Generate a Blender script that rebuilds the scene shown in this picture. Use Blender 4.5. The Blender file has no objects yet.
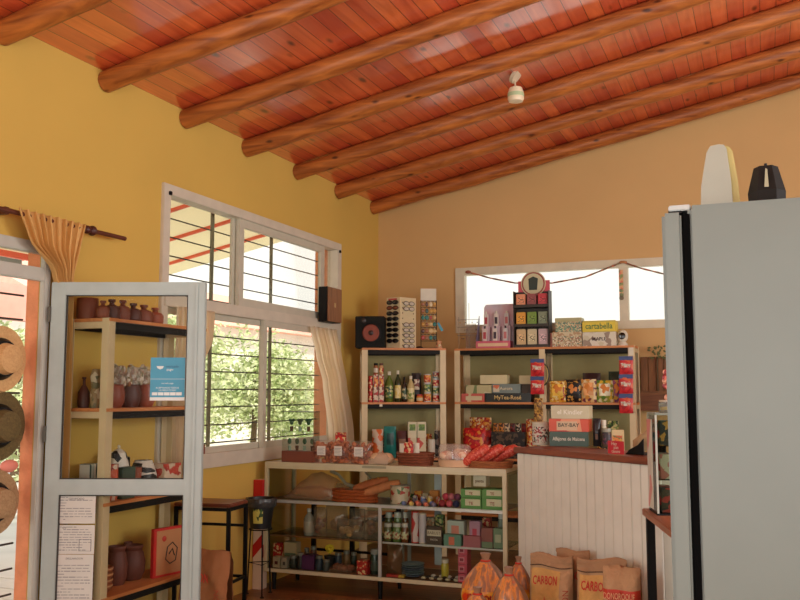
import bpy, bmesh, math, random
from mathutils import Vector, Matrix, noise
R = random.Random(7)
PI = math.pi
C = bpy.context.scene.collection
# ---------------------------------------------------------------- camera model (800x600)
SKY = 1.6; EXPO = 0.0; SUN = 4.5
DAY = (.97, .985, 1.0)
LIGHTS = [('shopfront_fill_light', (3.85, -2.95, 1.7), (1.5708+.5, 0, 0), 6.0, 2.7, 95, DAY),  # area lamp added in the shopfront opening, standing in for daylight
          ('side_fill_light', (7.35, 4.5, 2.1), (0, 1.5708+.35, 0), 2.1, 2.9, 155, DAY),  # area lamp added at an unseen right-wall window to light the room
          ('side_fill_light_2', (7.35, -.5, 2.1), (0, 1.5708+.35, 0), 2.1, 3.3, 140, DAY),  # second added lamp on the right side, also in place of daylight
          ('left_fill_light', (.06, -.6, 2.05), (0, -1.5708-.1, 0), 2.0, 3.3, 180, DAY)]  # lamp added behind the viewer to brighten the counter front
F = 900.0; YAW = math.radians(22.0); PIT = math.radians(5.9); CAM = (3.85, 0.0, 1.55)
cy_, sy_, cp_, sp_ = math.cos(YAW), math.sin(YAW), math.cos(PIT), math.sin(PIT)
FW = (-sy_*cp_, cy_*cp_, sp_); RT = (cy_, sy_, 0.0); UP = (sy_*sp_, -cy_*sp_, cp_)
def ray(px, py):
    a = (px-400)/F; b = (300-py)/F
    return Vector([FW[i]+a*RT[i]+b*UP[i] for i in range(3)])
def at(px, py, x=None, y=None, z=None):
    d = ray(px, py)
    t = (x-CAM[0])/d[0] if x is not None else (y-CAM[1])/d[1] if y is not None else (z-CAM[2])/d[2]
    return Vector([CAM[i]+t*d[i] for i in range(3)])
class Fr:
    """a piece of furniture's own axes: u along its front, v towards its back"""
    def __init__(s, x, y, ang): s.o = Vector((x, y, 0)); s.a = ang; s.U = Vector((math.cos(ang), math.sin(ang), 0)); s.V = Vector((-math.sin(ang), math.cos(ang), 0))
    def uz(s, px, py, v=0.0):
        d = ray(px, py); c = Vector(CAM); n = s.V
        t = (s.o+n*v-c).dot(n)/d.dot(n); p = c+d*t
        return (p-s.o).dot(s.U), p.z
    def w(s, u, v, z): return s.o+s.U*u+s.V*v+Vector((0, 0, z))
# ---------------------------------------------------------------- materials
def lin(c):
    return tuple(((v/255)/12.92 if v/255 <= .04045 else ((v/255+.055)/1.055)**2.4) for v in c)+(1.0,)
MATS = {}
def newmat(n):
    m = bpy.data.materials.new(n); m.use_nodes = True
    nt = m.node_tree; b = nt.nodes['Principled BSDF']; return m, nt, b
def M(rgb, rough=.6, metal=0.0, var=.06, scale=8.0, bump=0.0, spec=.5, trans=0.0, alpha=1.0, coat=0.0, sss=0.0):
    key = (tuple(rgb), rough, metal, var, scale, bump, spec, trans, alpha, coat, sss)
    if key in MATS: return MATS[key]
    m, nt, b = newmat('material_%d' % len(MATS)); MATS[key] = m
    N, L = nt.nodes, nt.links
    tc = N.new('ShaderNodeTexCoord'); nz = N.new('ShaderNodeTexNoise'); nz.inputs['Scale'].default_value = scale; nz.inputs['Detail'].default_value = 4
    L.new(tc.outputs['Object'], nz.inputs['Vector'])
    cr = N.new('ShaderNodeValToRGB'); c = lin(rgb)
    cr.color_ramp.elements[0].position = .3; cr.color_ramp.elements[1].position = .7
    cr.color_ramp.elements[0].color = tuple(min(1, v*(1-var)) for v in c[:3])+(1,)
    cr.color_ramp.elements[1].color = tuple(min(1, v*(1+var)) for v in c[:3])+(1,)
    L.new(nz.outputs['Fac'], cr.inputs['Fac']); L.new(cr.outputs['Color'], b.inputs['Base Color'])
    b.inputs['Roughness'].default_value = rough; b.inputs['Metallic'].default_value = metal
    b.inputs['Specular IOR Level'].default_value = spec; b.inputs['Transmission Weight'].default_value = trans
    b.inputs['Alpha'].default_value = alpha; b.inputs['Coat Weight'].default_value = coat
    if bump:
        bp = N.new('ShaderNodeBump'); bp.inputs['Strength'].default_value = bump; bp.inputs['Distance'].default_value = .01
        n2 = N.new('ShaderNodeTexNoise'); n2.inputs['Scale'].default_value = scale*5; L.new(tc.outputs['Object'], n2.inputs['Vector'])
        L.new(n2.outputs['Fac'], bp.inputs['Height']); L.new(bp.outputs['Normal'], b.inputs['Normal'])
    return m
def PAT(cols, scale=20.0, rough=.45, kind='voronoi', stretch=(1, 1, 1), alpha=1.0, bump=0.0):
    """printed pattern: patches of several colours"""
    key = ('pat', tuple(map(tuple, cols)), scale, rough, kind, stretch, alpha, bump)
    if key in MATS: return MATS[key]
    m, nt, b = newmat('printed_pattern_%d' % len(MATS)); MATS[key] = m
    N, L = nt.nodes, nt.links
    tc = N.new('ShaderNodeTexCoord'); mp = N.new('ShaderNodeMapping'); mp.inputs['Scale'].default_value = stretch
    L.new(tc.outputs['Object'], mp.inputs['Vector'])
    if kind == 'voronoi':
        t = N.new('ShaderNodeTexVoronoi'); t.inputs['Scale'].default_value = scale*(1.6 if scale >= 14 else 1); L.new(mp.outputs[0], t.inputs['Vector'])
        sp = N.new('ShaderNodeSeparateColor'); L.new(t.outputs['Color'], sp.inputs[0]); out = sp.outputs[0]
    else:
        t = N.new('ShaderNodeTexNoise'); t.inputs['Scale'].default_value = scale; t.inputs['Detail'].default_value = 3
        L.new(mp.outputs[0], t.inputs['Vector'])
        mr = N.new('ShaderNodeMapRange'); mr.inputs[1].default_value = .3; mr.inputs[2].default_value = .7; L.new(t.outputs['Fac'], mr.inputs[0]); out = mr.outputs[0]
    cr = N.new('ShaderNodeValToRGB'); cr.color_ramp.interpolation = 'CONSTANT' if kind == 'voronoi' else 'LINEAR'
    el = cr.color_ramp.elements
    while len(el) > 1: el.remove(el[-1])
    el[0].position = 0; el[0].color = lin(cols[0])
    for i, c in enumerate(cols[1:], 1):
        e = el.new(i/len(cols)); e.color = lin(c)
    L.new(out, cr.inputs['Fac']); L.new(cr.outputs['Color'], b.inputs['Base Color']); b.inputs['Roughness'].default_value = rough
    b.inputs['Alpha'].default_value = alpha
    if bump:
        bp = N.new('ShaderNodeBump'); bp.inputs['Strength'].default_value = bump; L.new(t.outputs[0], bp.inputs['Height']); L.new(bp.outputs[0], b.inputs['Normal'])
    return m
def WOOD(c1, c2, axis='x', scale=3.0, rough=.45, knots=True, dark=(60, 25, 10), planks=0.0, paxis='x', bump=.2, coat=0.0):
    key = ('wood', tuple(c1), tuple(c2), axis, scale, rough, knots, planks, paxis)
    if key in MATS: return MATS[key]
    m, nt, b = newmat('wood_%d' % len(MATS)); MATS[key] = m
    N, L = nt.nodes, nt.links
    tc = N.new('ShaderNodeTexCoord'); src = tc.outputs['Object']
    vec = src; rnd = None; gap = None
    def math_(op, a, bb=None):
        n = N.new('ShaderNodeMath'); n.operation = op
        for k, v in ((0, a), (1, bb)):
            if v is None: continue
            if isinstance(v, (int, float)): n.inputs[k].default_value = v
            else: L.new(v, n.inputs[k])
        return n.outputs[0]
    if planks:
        sx = N.new('ShaderNodeSeparateXYZ'); L.new(src, sx.inputs[0]); k = 'xyz'.index(paxis)
        q = math_('DIVIDE', sx.outputs[k], planks); fl = math_('FLOOR', q); fr = math_('FRACT', q)
        wn = N.new('ShaderNodeTexWhiteNoise'); wn.noise_dimensions = '1D'; L.new(fl, wn.inputs['W']); rnd = wn.outputs['Value']
        d = math_('ABSOLUTE', math_('SUBTRACT', fr, .5)); gap = math_('GREATER_THAN', d, .475)
        cx = N.new('ShaderNodeCombineXYZ'); off = math_('MULTIPLY', rnd, 37.0)
        L.new(off, cx.inputs[0]); L.new(off, cx.inputs[1]); va = N.new('ShaderNodeVectorMath'); va.operation = 'ADD'
        L.new(src, va.inputs[0]); L.new(cx.outputs[0], va.inputs[1]); vec = va.outputs[0]
    mp = N.new('ShaderNodeMapping'); s = [scale*7]*3; s['xyz'.index(axis)] = scale*.6; mp.inputs['Scale'].default_value = s
    L.new(vec, mp.inputs['Vector'])
    nz = N.new('ShaderNodeTexNoise'); nz.inputs['Scale'].default_value = 1.0; nz.inputs['Detail'].default_value = 6; nz.inputs['Distortion'].default_value = 1.2
    L.new(mp.outputs[0], nz.inputs['Vector'])
    cr = N.new('ShaderNodeValToRGB'); cr.color_ramp.elements[0].position = .3; cr.color_ramp.elements[1].position = .68
    cr.color_ramp.elements[0].color = lin(c1); cr.color_ramp.elements[1].color = lin(c2); L.new(nz.outputs['Fac'], cr.inputs['Fac'])
    col = cr.outputs['Color']
    def mix(fac, a, bcol, mode='MIX'):
        n = N.new('ShaderNodeMix'); n.data_type = 'RGBA'; n.blend_type = mode
        if isinstance(fac, (int, float)): n.inputs[0].default_value = fac
        else: L.new(fac, n.inputs[0])
        L.new(a, n.inputs[6])
        if isinstance(bcol, tuple): n.inputs[7].default_value = bcol
        else: L.new(bcol, n.inputs[7])
        return n.outputs[2]
    if planks:
        mr = N.new('ShaderNodeMapRange'); mr.inputs[3].default_value = .84; mr.inputs[4].default_value = 1.16; L.new(rnd, mr.inputs[0])
        hs = N.new('ShaderNodeHueSaturation'); L.new(mr.outputs[0], hs.inputs['Value']); L.new(col, hs.inputs['Color'])
        h2 = N.new('ShaderNodeMapRange'); h2.inputs[3].default_value = .492; h2.inputs[4].default_value = .508; L.new(rnd, h2.inputs[0]); L.new(h2.outputs[0], hs.inputs['Hue']); col = hs.outputs[0]
    if knots:
        mk = N.new('ShaderNodeMapping'); s = [scale*3.6]*3; s['xyz'.index(axis)] = scale*1.5; mk.inputs['Scale'].default_value = s; L.new(vec, mk.inputs['Vector'])
        vo = N.new('ShaderNodeTexVoronoi'); vo.inputs['Scale'].default_value = 1.0; L.new(mk.outputs[0], vo.inputs['Vector'])
        ad = math_('ADD', vo.outputs['Distance'], math_('MULTIPLY', nz.outputs['Fac'], .08))
        kr = N.new('ShaderNodeMapRange'); kr.inputs[1].default_value = .10; kr.inputs[2].default_value = .19; kr.inputs[3].default_value = .85; kr.inputs[4].default_value = 0; L.new(ad, kr.inputs[0])
        col = mix(kr.outputs[0], col, lin(dark))
    if planks: col = mix(math_('MULTIPLY', gap, .85), col, lin(dark))
    L.new(col, b.inputs['Base Color']); b.inputs['Roughness'].default_value = rough; b.inputs['Coat Weight'].default_value = coat; b.inputs['Coat Roughness'].default_value = .16; b.inputs['Coat IOR'].default_value = 2.3
    bp = N.new('ShaderNodeBump'); bp.inputs['Strength'].default_value = bump; bp.inputs['Distance'].default_value = .004
    hgt = nz.outputs['Fac']
    if planks: hgt = math_('SUBTRACT', hgt, math_('MULTIPLY', gap, 3.0))
    L.new(hgt, bp.inputs['Height']); L.new(bp.outputs[0], b.inputs['Normal'])
    return m
def GLASS(tint=(245, 250, 248), refl=1.0, haze=0.0):
    key = ('glass', tint, refl, haze)
    if key in MATS: return MATS[key]
    m = bpy.data.materials.new('clear_glass_%d' % len(MATS)); m.use_nodes = True; MATS[key] = m
    nt = m.node_tree; N, L = nt.nodes, nt.links; N.clear()
    o = N.new('ShaderNodeOutputMaterial'); tr = N.new('ShaderNodeBsdfTransparent'); tr.inputs[0].default_value = lin(tint)
    gl = N.new('ShaderNodeBsdfGlossy'); gl.inputs['Roughness'].default_value = .03
    fr = N.new('ShaderNodeFresnel'); fr.inputs[0].default_value = 1.5; mu = N.new('ShaderNodeMath'); mu.operation = 'MULTIPLY'; mu.inputs[1].default_value = refl
    # same reflectance from either side of the thin pane
    ge = N.new('ShaderNodeLayerWeight'); ge.inputs[0].default_value = .12
    L.new(ge.outputs['Fresnel'], mu.inputs[0]); mx = N.new('ShaderNodeMixShader')
    L.new(mu.outputs[0], mx.inputs[0]); L.new(tr.outputs[0], mx.inputs[1]); L.new(gl.outputs[0], mx.inputs[2])
    last = mx.outputs[0]
    if haze:
        df = N.new('ShaderNodeBsdfDiffuse'); df.inputs[0].default_value = (.8, .82, .8, 1); m2 = N.new('ShaderNodeMixShader'); m2.inputs[0].default_value = haze
        L.new(last, m2.inputs[1]); L.new(df.outputs[0], m2.inputs[2]); last = m2.outputs[0]
    L.new(last, o.inputs[0]); return m
def FILM(rgb, alpha=.35, rough=.2, trl=.3):
    """thin plastic film or sheer cloth"""
    key = ('film', rgb, alpha, rough, trl)
    if key in MATS: return MATS[key]
    m = bpy.data.materials.new('thin_film_%d' % len(MATS)); m.use_nodes = True; MATS[key] = m
    nt = m.node_tree; N, L = nt.nodes, nt.links; N.clear()
    o = N.new('ShaderNodeOutputMaterial'); tr = N.new('ShaderNodeBsdfTransparent'); df = N.new('ShaderNodeBsdfDiffuse'); tl = N.new('ShaderNodeBsdfTranslucent'); gl = N.new('ShaderNodeBsdfGlossy')
    df.inputs[0].default_value = tl.inputs[0].default_value = lin(rgb); gl.inputs['Roughness'].default_value = rough
    a = N.new('ShaderNodeMixShader'); a.inputs[0].default_value = trl; L.new(df.outputs[0], a.inputs[1]); L.new(tl.outputs[0], a.inputs[2])
    bb = N.new('ShaderNodeMixShader'); bb.inputs[0].default_value = .12 if rough < .4 else 0.0; L.new(a.outputs[0], bb.inputs[1]); L.new(gl.outputs[0], bb.inputs[2])
    c = N.new('ShaderNodeMixShader'); c.inputs[0].default_value = alpha; L.new(tr.outputs[0], c.inputs[1]); L.new(bb.outputs[0], c.inputs[2])
    L.new(c.outputs[0], o.inputs[0]); return m
# ---------------------------------------------------------------- mesh builder
class MB:
    def __init__(s): s.bm = bmesh.new(); s.k = 0
    def box(s, x0, y0, z0, x1, y1, z1, bev=0.0):
        t = bmesh.new(); bmesh.ops.create_cube(t, size=1); e = s.k*.0003; s.k = (s.k+1) % 7
        bmesh.ops.scale(t, verts=t.verts, vec=(abs(x1-x0)+e, abs(y1-y0)+e, abs(z1-z0)+e))
        bmesh.ops.translate(t, verts=t.verts, vec=((x0+x1)/2, (y0+y1)/2, (z0+z1)/2))
        if bev: bmesh.ops.bevel(t, geom=t.edges[:]+t.verts[:], offset=min(bev, .45*min(abs(x1-x0), abs(y1-y0), abs(z1-z0))), segments=2, affect='EDGES', clamp_overlap=True)
        s.add(t); return s
    def add(s, t, mtx=None):
        me = bpy.data.meshes.new('t'); t.to_mesh(me); t.free()
        if mtx: me.transform(mtx)
        s.bm.from_mesh(me); bpy.data.meshes.remove(me); return s
    def bar(s, p, q, w, h=None, up=(0, 0, 1), bev=0.0):
        h = h or w; p, q = Vector(p), Vector(q); d = q-p; L_ = d.length
        t = MB(); t.box(-w/2, -h/2, 0, w/2, h/2, L_, bev)
        z = d.normalized(); u = Vector(up)
        if abs(z.dot(u)) > .95: u = Vector((1, 0, 0))
        x = u.cross(z).normalized(); y = z.cross(x)
        mt = Matrix((x, y, z)).transposed().to_4x4(); mt.translation = p
        s.add(t.bm, mt); return s
    def cyl(s, p, q, r, r2=None, seg=16, cap=True):
        r2 = r if r2 is None else r2; p, q = Vector(p), Vector(q); d = q-p
        t = bmesh.new(); bmesh.ops.create_cone(t, cap_ends=cap, segments=seg, radius1=r, radius2=r2, depth=d.length)
        mt = Matrix.Translation((p+q)/2) @ d.to_track_quat('Z', 'Y').to_matrix().to_4x4()
        s.add(t, mt); return s
    def ball(s, c, r, sc=(1, 1, 1), seg=12, rot=None):
        t = bmesh.new(); bmesh.ops.create_uvsphere(t, u_segments=seg, v_segments=max(6, seg*2//3), radius=r)
        mt = Matrix.Translation(c) @ (rot or Matrix.Identity(4)) @ Matrix.Diagonal((*sc, 1)); s.add(t, mt); return s
    def lathe(s, prof, c=(0, 0, 0), seg=20, sx=1, sy=1):
        c = Vector(c); rings = []; bm = s.bm
        for r, z in prof:
            if r < 1e-5: rings.append([bm.verts.new(c+Vector((0, 0, z)))])
            else: rings.append([bm.verts.new(c+Vector((r*sx*math.cos(2*PI*k/seg), r*sy*math.sin(2*PI*k/seg), z))) for k in range(seg)])
        for a, b_ in zip(rings, rings[1:]):
            for k in range(seg):
                k2 = (k+1) % seg
                vs = [a[0] if len(a) == 1 else a[k], a[0] if len(a) == 1 else a[k2], b_[0] if len(b_) == 1 else b_[k2], b_[0] if len(b_) == 1 else b_[k]]
                u = []
                for v in vs:
                    if v not in u: u.append(v)
                if len(u) > 2: bm.faces.new(u)
        return s
    def tube(s, pts, r, seg=8, rr=None, closed=False):
        pts = [Vector(p) for p in pts]; n = len(pts); rings = []; bm = s.bm
        x = None
        for i, p in enumerate(pts):
            d = (pts[(i+1) % n]-pts[i-1]) if (closed or 0 < i < n-1) else (pts[1]-pts[0] if i == 0 else pts[-1]-pts[-2])
            d.normalize()
            if x is None:
                x = Vector((0, 0, 1)).cross(d)
                if x.length < .1: x = Vector((1, 0, 0)).cross(d)
            x = (x-d*x.dot(d)).normalized(); y = d.cross(x); q = rr[i] if rr else r
            rings.append([bm.verts.new(p+x*q*math.cos(2*PI*k/seg)+y*q*math.sin(2*PI*k/seg)) for k in range(seg)])
        m = n if closed else n-1
        for i in range(m):
            a, b_ = rings[i], rings[(i+1) % n]
            for k in range(seg): bm.faces.new((a[k], a[(k+1) % seg], b_[(k+1) % seg], b_[k]))
        if not closed: bm.faces.new(rings[0][::-1]); bm.faces.new(rings[-1])
        return s
    def grid(s, f, nu, nv):
        bm = s.bm; g = [[bm.verts.new(f(i/nu, j/nv)) for j in range(nv+1)] for i in range(nu+1)]
        for i in range(nu):
            for j in range(nv): bm.faces.new((g[i][j], g[i+1][j], g[i+1][j+1], g[i][j+1]))
        return s
    def prism(s, poly, d0, d1, ax='y'):
        """polygon of (a,b) extruded; ax = extrusion axis"""
        def P(a, b_, d): return {'y': (a, d, b_), 'x': (d, a, b_), 'z': (a, b_, d)}[ax]
        A = [s.bm.verts.new(P(a, b_, d0)) for a, b_ in poly]; B = [s.bm.verts.new(P(a, b_, d1)) for a, b_ in poly]
        s.bm.faces.new(A); s.bm.faces.new(B[::-1])
        for i in range(len(poly)): j = (i+1) % len(poly); s.bm.faces.new((A[i], A[j], B[j], B[i]))
        return s
    def pillow(s, w, h, d, z0=0.0, seed=0, nu=12, nv=14, crimp=.06, rough=.004, taper=0.0, cy=0.0):
        """a filled sachet standing up: bulging front and back, flat sealed ends with a zigzag"""
        def f(sign):
            def g(a, b_):
                x = (a-.5)*w*(1-taper*b_); z = z0+b_*h
                e = max(0, min(1, (b_-crimp)/(1-2*crimp))); q = (math.sin(PI*e)**.55 if 0 < e < 1 else 0)*(math.sin(PI*a)**.5 if 0 < a < 1 else 0)
                y = sign*(d/2*q+.0008)+(noise.noise(Vector((x*25+seed*9, z*25, sign*3)))*rough*q*2)
                x *= 1-.06*q
                if b_ == 0: z = z0
                return Vector((x, y+cy, z))
            return g
        s.grid(f(-1), nu, nv); s.grid(f(1), nu, nv); bmesh.ops.remove_doubles(s.bm, verts=s.bm.verts, dist=.0018)
        return s
    def build(s, name, mat, parent=None, loc=None, rz=0.0, smooth=True, mods=None, kind=None):
        bm = s.bm; bmesh.ops.recalc_face_normals(bm, faces=bm.faces)
        me = bpy.data.meshes.new(name); bm.to_mesh(me); bm.free()
        if smooth:
            me.shade_smooth(); me.set_sharp_from_angle(angle=math.radians(35))
        for m in (mat if isinstance(mat, (list, tuple)) else [mat]): me.materials.append(m)
        o = bpy.data.objects.new(name, me); C.objects.link(o)
        if parent: o.parent = parent
        if loc is not None: o.location = loc
        if rz: o.rotation_euler = (0, 0, rz)
        if kind: o['kind'] = kind
        return o
def tag(o, label=None, cat=None, group=None, kind=None):
    if label: o['label'] = label
    if cat: o['category'] = cat
    if group: o['group'] = group
    if kind: o['kind'] = kind
    return o
def T(name, label, cat, loc=(0, 0, 0), rz=0.0, group=None):
    o = bpy.data.objects.new(name, None); o.empty_display_size = .05; C.objects.link(o); o.location = loc; o.rotation_euler = (0, 0, rz)
    return tag(o, label, cat, group)
def S(name, mb, mat, parent=None, smooth=False):
    o = mb.build(name, mat, parent, smooth=smooth)
    if parent is None: o['kind'] = 'structure'
    return o
TXT = {}
def text(s, size, mat, parent, loc, rx=PI/2, rz=0.0, name='lettering', align='CENTER', maxw=None, shear=0.0, bold=0.0, hs=1.0):
    cu = bpy.data.curves.new('t', 'FONT'); cu.body = s; cu.size = size; cu.align_x = align; cu.align_y = 'CENTER'; cu.extrude = .0004; cu.shear = shear; cu.offset = bold
    cu.resolution_u = 2
    o = bpy.data.objects.new('t', cu); C.objects.link(o); dg = bpy.context.evaluated_depsgraph_get(); dg.update()
    me = bpy.data.meshes.new_from_object(o.evaluated_get(dg)); bpy.data.objects.remove(o); bpy.data.curves.remove(cu)
    if maxw and me.vertices:
        xs = [v.co.x for v in me.vertices]; w = max(xs)-min(xs)
        k = min(1, maxw/w) if hs == 1 else maxw/w
        me.transform(Matrix.Diagonal((k, hs, 1, 1)))
    me.materials.clear(); me.materials.append(mat)
    t = bpy.data.objects.new(name, me); C.objects.link(t); t.parent = parent; t.location = loc; t.rotation_euler = (rx, 0, rz); return t
# frequently used materials
creampost = M((214, 194, 152), .5); blackm = M((16, 16, 15), .5, var=.1, spec=.2); alu = M((196, 200, 196), .35, metal=0.0, spec=.6); white = M((222, 220, 212), .5)
boardwood = WOOD((192, 118, 62), (216, 144, 84), 'x', 2.5, .5, False); glass = GLASS(); film = FILM((225, 222, 214), .35)
darkbeam = M((26, 24, 20), .6, spec=.2); red = M((190, 28, 28), .4)
# ================================================================ THE SETTING
WL = M((208, 170, 80), .85, var=.035, scale=1.4, bump=.05); WB = M((210, 170, 112), .85, var=.035, scale=1.4, bump=.05)
ORANGE = M((226, 146, 102), .85, var=.12, scale=9, bump=.3)
SL = .2; ZE = 3.6
YN, YF, XR, TH = -3.0, 8.9, 7.4, .2
WY0, WY1, WZ0, WZ1 = 5.12, 7.9, 1.05, 3.0            # window opening in the left wall
DY0, DY1, DZ1 = 1.5, 4.0, 2.40                        # doorway in the left wall
mb = MB()
for (a, b_, c, d) in ((YN-.2, -2.3, 0, ZE+.1), (-2.3, 1.1, 0, 1.0), (-2.3, 1.1, 3.1, ZE+.1), (1.1, DY0, 0, ZE+.1), (DY0, DY1, DZ1, ZE+.1), (DY1, 4.6, 0, ZE+.1), (4.6, WY0, 0, ZE+.1), (WY0, WY1, 0, WZ0), (WY0, WY1, WZ1, ZE+.1), (WY1, YF+.2, 0, ZE+.1)):
    mb.box(-.06 if a > 4.5 else -.01, a, c, 0, b_, d)
S('wall_left', mb, WL)
mb = MB()                                             # outer skin of the same wall, orange render
for (a, b_, c, d, q) in ((YN-.2, -2.3, -.1, ZE, .1), (-2.3, 1.1, -.1, 1.0, .1), (-2.3, 1.1, 3.1, ZE, .1), (1.1, DY0, -.1, ZE, .1), (DY0, DY1, DZ1, ZE, .1), (DY1, 4.6, -.1, ZE, .1), (4.6, WY0, -.1, ZE, .25), (WY0, WY1, -.1, WZ0, .25), (WY0, WY1, WZ1, ZE-.1, .25), (WY1, YF+.2, -.1, ZE, .25)):
    mb.box(-q, a, c, -.06 if a > 4.5 else -.01, b_, d)
S('wall_left_outside', mb, ORANGE)
# back wall with a high window
BX0, BX1, BZ0, BZ1 = .935, 3.9, 2.2, 2.82
def zc(x): return ZE+SL*x+.05
mb = MB()
mb.prism([(-.2, 0), (BX0, 0), (BX0, zc(BX0)), (-.2, zc(-.2))], YF, YF+.2); mb.prism([(BX1, 0), (XR, 0), (XR, zc(XR)), (BX1, zc(BX1))], YF, YF+.2)
mb.box(BX0, YF, 0, BX1, YF+.2, BZ0); mb.prism([(BX0, BZ1), (BX1, BZ1), (BX1, zc(BX1)), (BX0, zc(BX0))], YF, YF+.2)
S('wall_back', mb, WB)
# wall behind the viewer: unseen; its shopfront opening and the right-wall windows are added for light
mb = MB(); mb.prism([(-.2, 0), (.8, 0), (.8, zc(.8)), (-.2, zc(-.2))], YN-.2, YN); mb.prism([(6.9, 0), (XR, 0), (XR, zc(XR)), (6.9, zc(6.9))], YN-.2, YN)
mb.prism([(.8, 3.1), (6.9, 3.1), (6.9, zc(6.9)), (.8, zc(.8))], YN-.2, YN); mb.box(.8, YN-.2, 0, 6.9, YN, .25)
S('wall_front', mb, WB)
mb = MB(); H = zc(XR)
for (a, b_, c, d) in ((YN-.2, -2.2, 0, H), (-2.2, 1.2, 0, 1.0), (-2.2, 1.2, 3.2, H), (1.2, 3.0, 0, H), (3.0, 6.0, 0, 1.0), (3.0, 6.0, 3.2, H), (6.0, YF+.2, 0, H)):
    mb.box(XR, a, c, XR+.2, b_, d)
S('wall_right', mb, WB)
mb = MB()
mb.box(.8, YN-.14, 3.04, 6.9, YN-.06, 3.1); mb.box(.8, YN-.14, .25, 6.9, YN-.06, .31)
for x in (.83, 2.3, 3.85, 5.4, 6.87): mb.box(x-.03, YN-.14, .25, x+.03, YN-.06, 3.1)
S('window_3', mb, alu)  # shopfront frame, out of view, added with its opening to light the room
for i, (a, b_) in enumerate(((-2.2, 1.2), (3.0, 6.0))):
    mb = MB(); mb.box(XR+.06, a, 1.0, XR+.14, b_, 1.06); mb.box(XR+.06, a, 3.14, XR+.14, b_, 3.2)
    for y in (a+.03, (a+b_)/2, b_-.03): mb.box(XR+.06, y-.03, 1.0, XR+.14, y+.03, 3.2)
    S('window_%d' % (4+i), mb, alu)  # both right-wall windows are added, out of view, to hold the side lamps
S('floor', MB().box(-.2, YN-.2, -.12, XR+.2, YF+.2, 0), WOOD((108, 70, 40), (150, 102, 60), 'x', 2.2, .4, False, planks=.14, paxis='y', dark=(30, 15, 8)))
# ceiling boards follow the roof slope
mb = MB(); mb.prism([(-3.3, ZE-SL*3.3), (XR+.3, ZE+SL*(XR+.3)), (XR+.3, ZE+SL*(XR+.3)+.04), (-3.3, ZE-SL*3.3+.04)], YN-.3, YF+.3)
bm = mb.bm
geo = bm.verts[:]+bm.edges[:]+bm.faces[:]
bmesh.ops.bisect_plane(bm, geom=geo, plane_co=(-.2, 0, 0), plane_no=(1, 0, 0), clear_inner=True)
S('ceiling', mb, WOOD((196, 74, 38), (232, 110, 64), 'y', 1.6, .33, True, planks=.112, paxis='x', dark=(70, 22, 8), coat=1.0, bump=.22))
def log_(y, x0, x1, r, drop, seed, name, mat, parent=None):
    n = 46; pts = []; rr = []
    for i in range(n+1):
        x = x0+(x1-x0)*i/n; w = noise.noise(Vector((x*.9, seed*7.3, 0)))
        pts.append((x, y+.012*w, ZE+SL*x-drop+.008*noise.noise(Vector((x*1.3, seed*3.1, 5))))); rr.append(r*(1+.10*noise.noise(Vector((x*2.2, seed*5.7, 2)))+.05*noise.noise(Vector((x*7, seed, 9)))))
    return MB().tube(pts, r, 18, rr).build(name, mat, parent)
BEAM = WOOD((126, 62, 24), (194, 114, 50), 'x', 2.4, .42, True, dark=(58, 22, 8), bump=.5)
for i in range(13):
    o = log_(8.73-.85*i, .0, XR, .070, .072, i+1, 'trim_%d' % (i+1), BEAM); o['kind'] = 'structure'
    for v in (o,): v['label'] = None
    del o['label']
mb = MB(); mb.box(-.08, -2.3, 1.0, -.02, 1.1, 1.06); mb.box(-.08, -2.3, 3.04, -.02, 1.1, 3.1)
for y in (-2.27, -.6, 1.07): mb.box(-.08, y-.03, 1.06, -.02, y+.03, 3.04)
S('window_6', mb, alu)  # unseen left-wall window, added as the place for the left lamp
# left wall window: frame, sashes, glass (window_1)
winf = M((206, 196, 176), .45); wino = M((196, 190, 170), .45)
mb = MB(); t = .055
def rail(mb, y0, y1, z0, z1, x0=-.09, x1=.025): mb.box(x0, y0, z0, x1, y1, z1, .004)
rail(mb, WY0-.03, WY1+.03, WZ1-.06, WZ1+.012); rail(mb, WY0-.03, WY1+.03, WZ0-.05, WZ0+.055, -.09, .03)
rail(mb, WY0-.03, WY0+.05, WZ0-.05, WZ1); rail(mb, WY1-.05, WY1+.03, WZ0-.05, WZ1); rail(mb, WY0, WY1, 2.15, 2.235, -.09, .035)
w1 = S('window_1', mb, winf)
mb = MB()
def sash(mb, y0, y1, z0, z1, x, w=.045, d=.035):
    mb.box(x, y0, z0, x+d, y1, z0+w, .003); mb.box(x, y0, z1-w, x+d, y1, z1, .003); mb.box(x, y0, z0, x+d, y0+w, z1, .003); mb.box(x, y1-w, z0, x+d, y1, z1, .003)
sash(mb, 6.10, 7.60, 2.235, 2.945, -.03, .07); o = S('sash', mb, wino, w1)
mb = MB(); sash(mb, WY0+.05, 6.55, 1.105, 2.15, -.045); sash(mb, 6.46, WY1-.05, 1.105, 2.15, -.005, .05)
S('sash', mb, wino, w1)
mb = MB(); mb.box(-.066, 6.07, 2.235, -.04, 6.12, 2.945); S('mullion', mb, wino, w1)
def pane(par, y0, y1, z0, z1, x): S('pane', MB().box(x-.002, y0, z0, x+.002, y1, z1), GLASS((250, 250, 246), .3), par)
pane(w1, WY0+.05, 6.10, 2.235, 2.945, -.055); pane(w1, 6.17, 7.53, 2.30, 2.88, -.012); pane(w1, 7.6, WY1-.05, 2.235, 2.945, -.055)
pane(w1, WY0+.09, 6.5, 1.15, 2.105, -.028); pane(w1, 6.51, WY1-.1, 1.155, 2.10, .012)
for (y, z) in ((5.15, 2.945), (7.88, 2.93)): MB().box(.026, y-.014, z-.014, .042, y+.014, z+.014, .004).build('bracket', blackm, w1)
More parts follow.
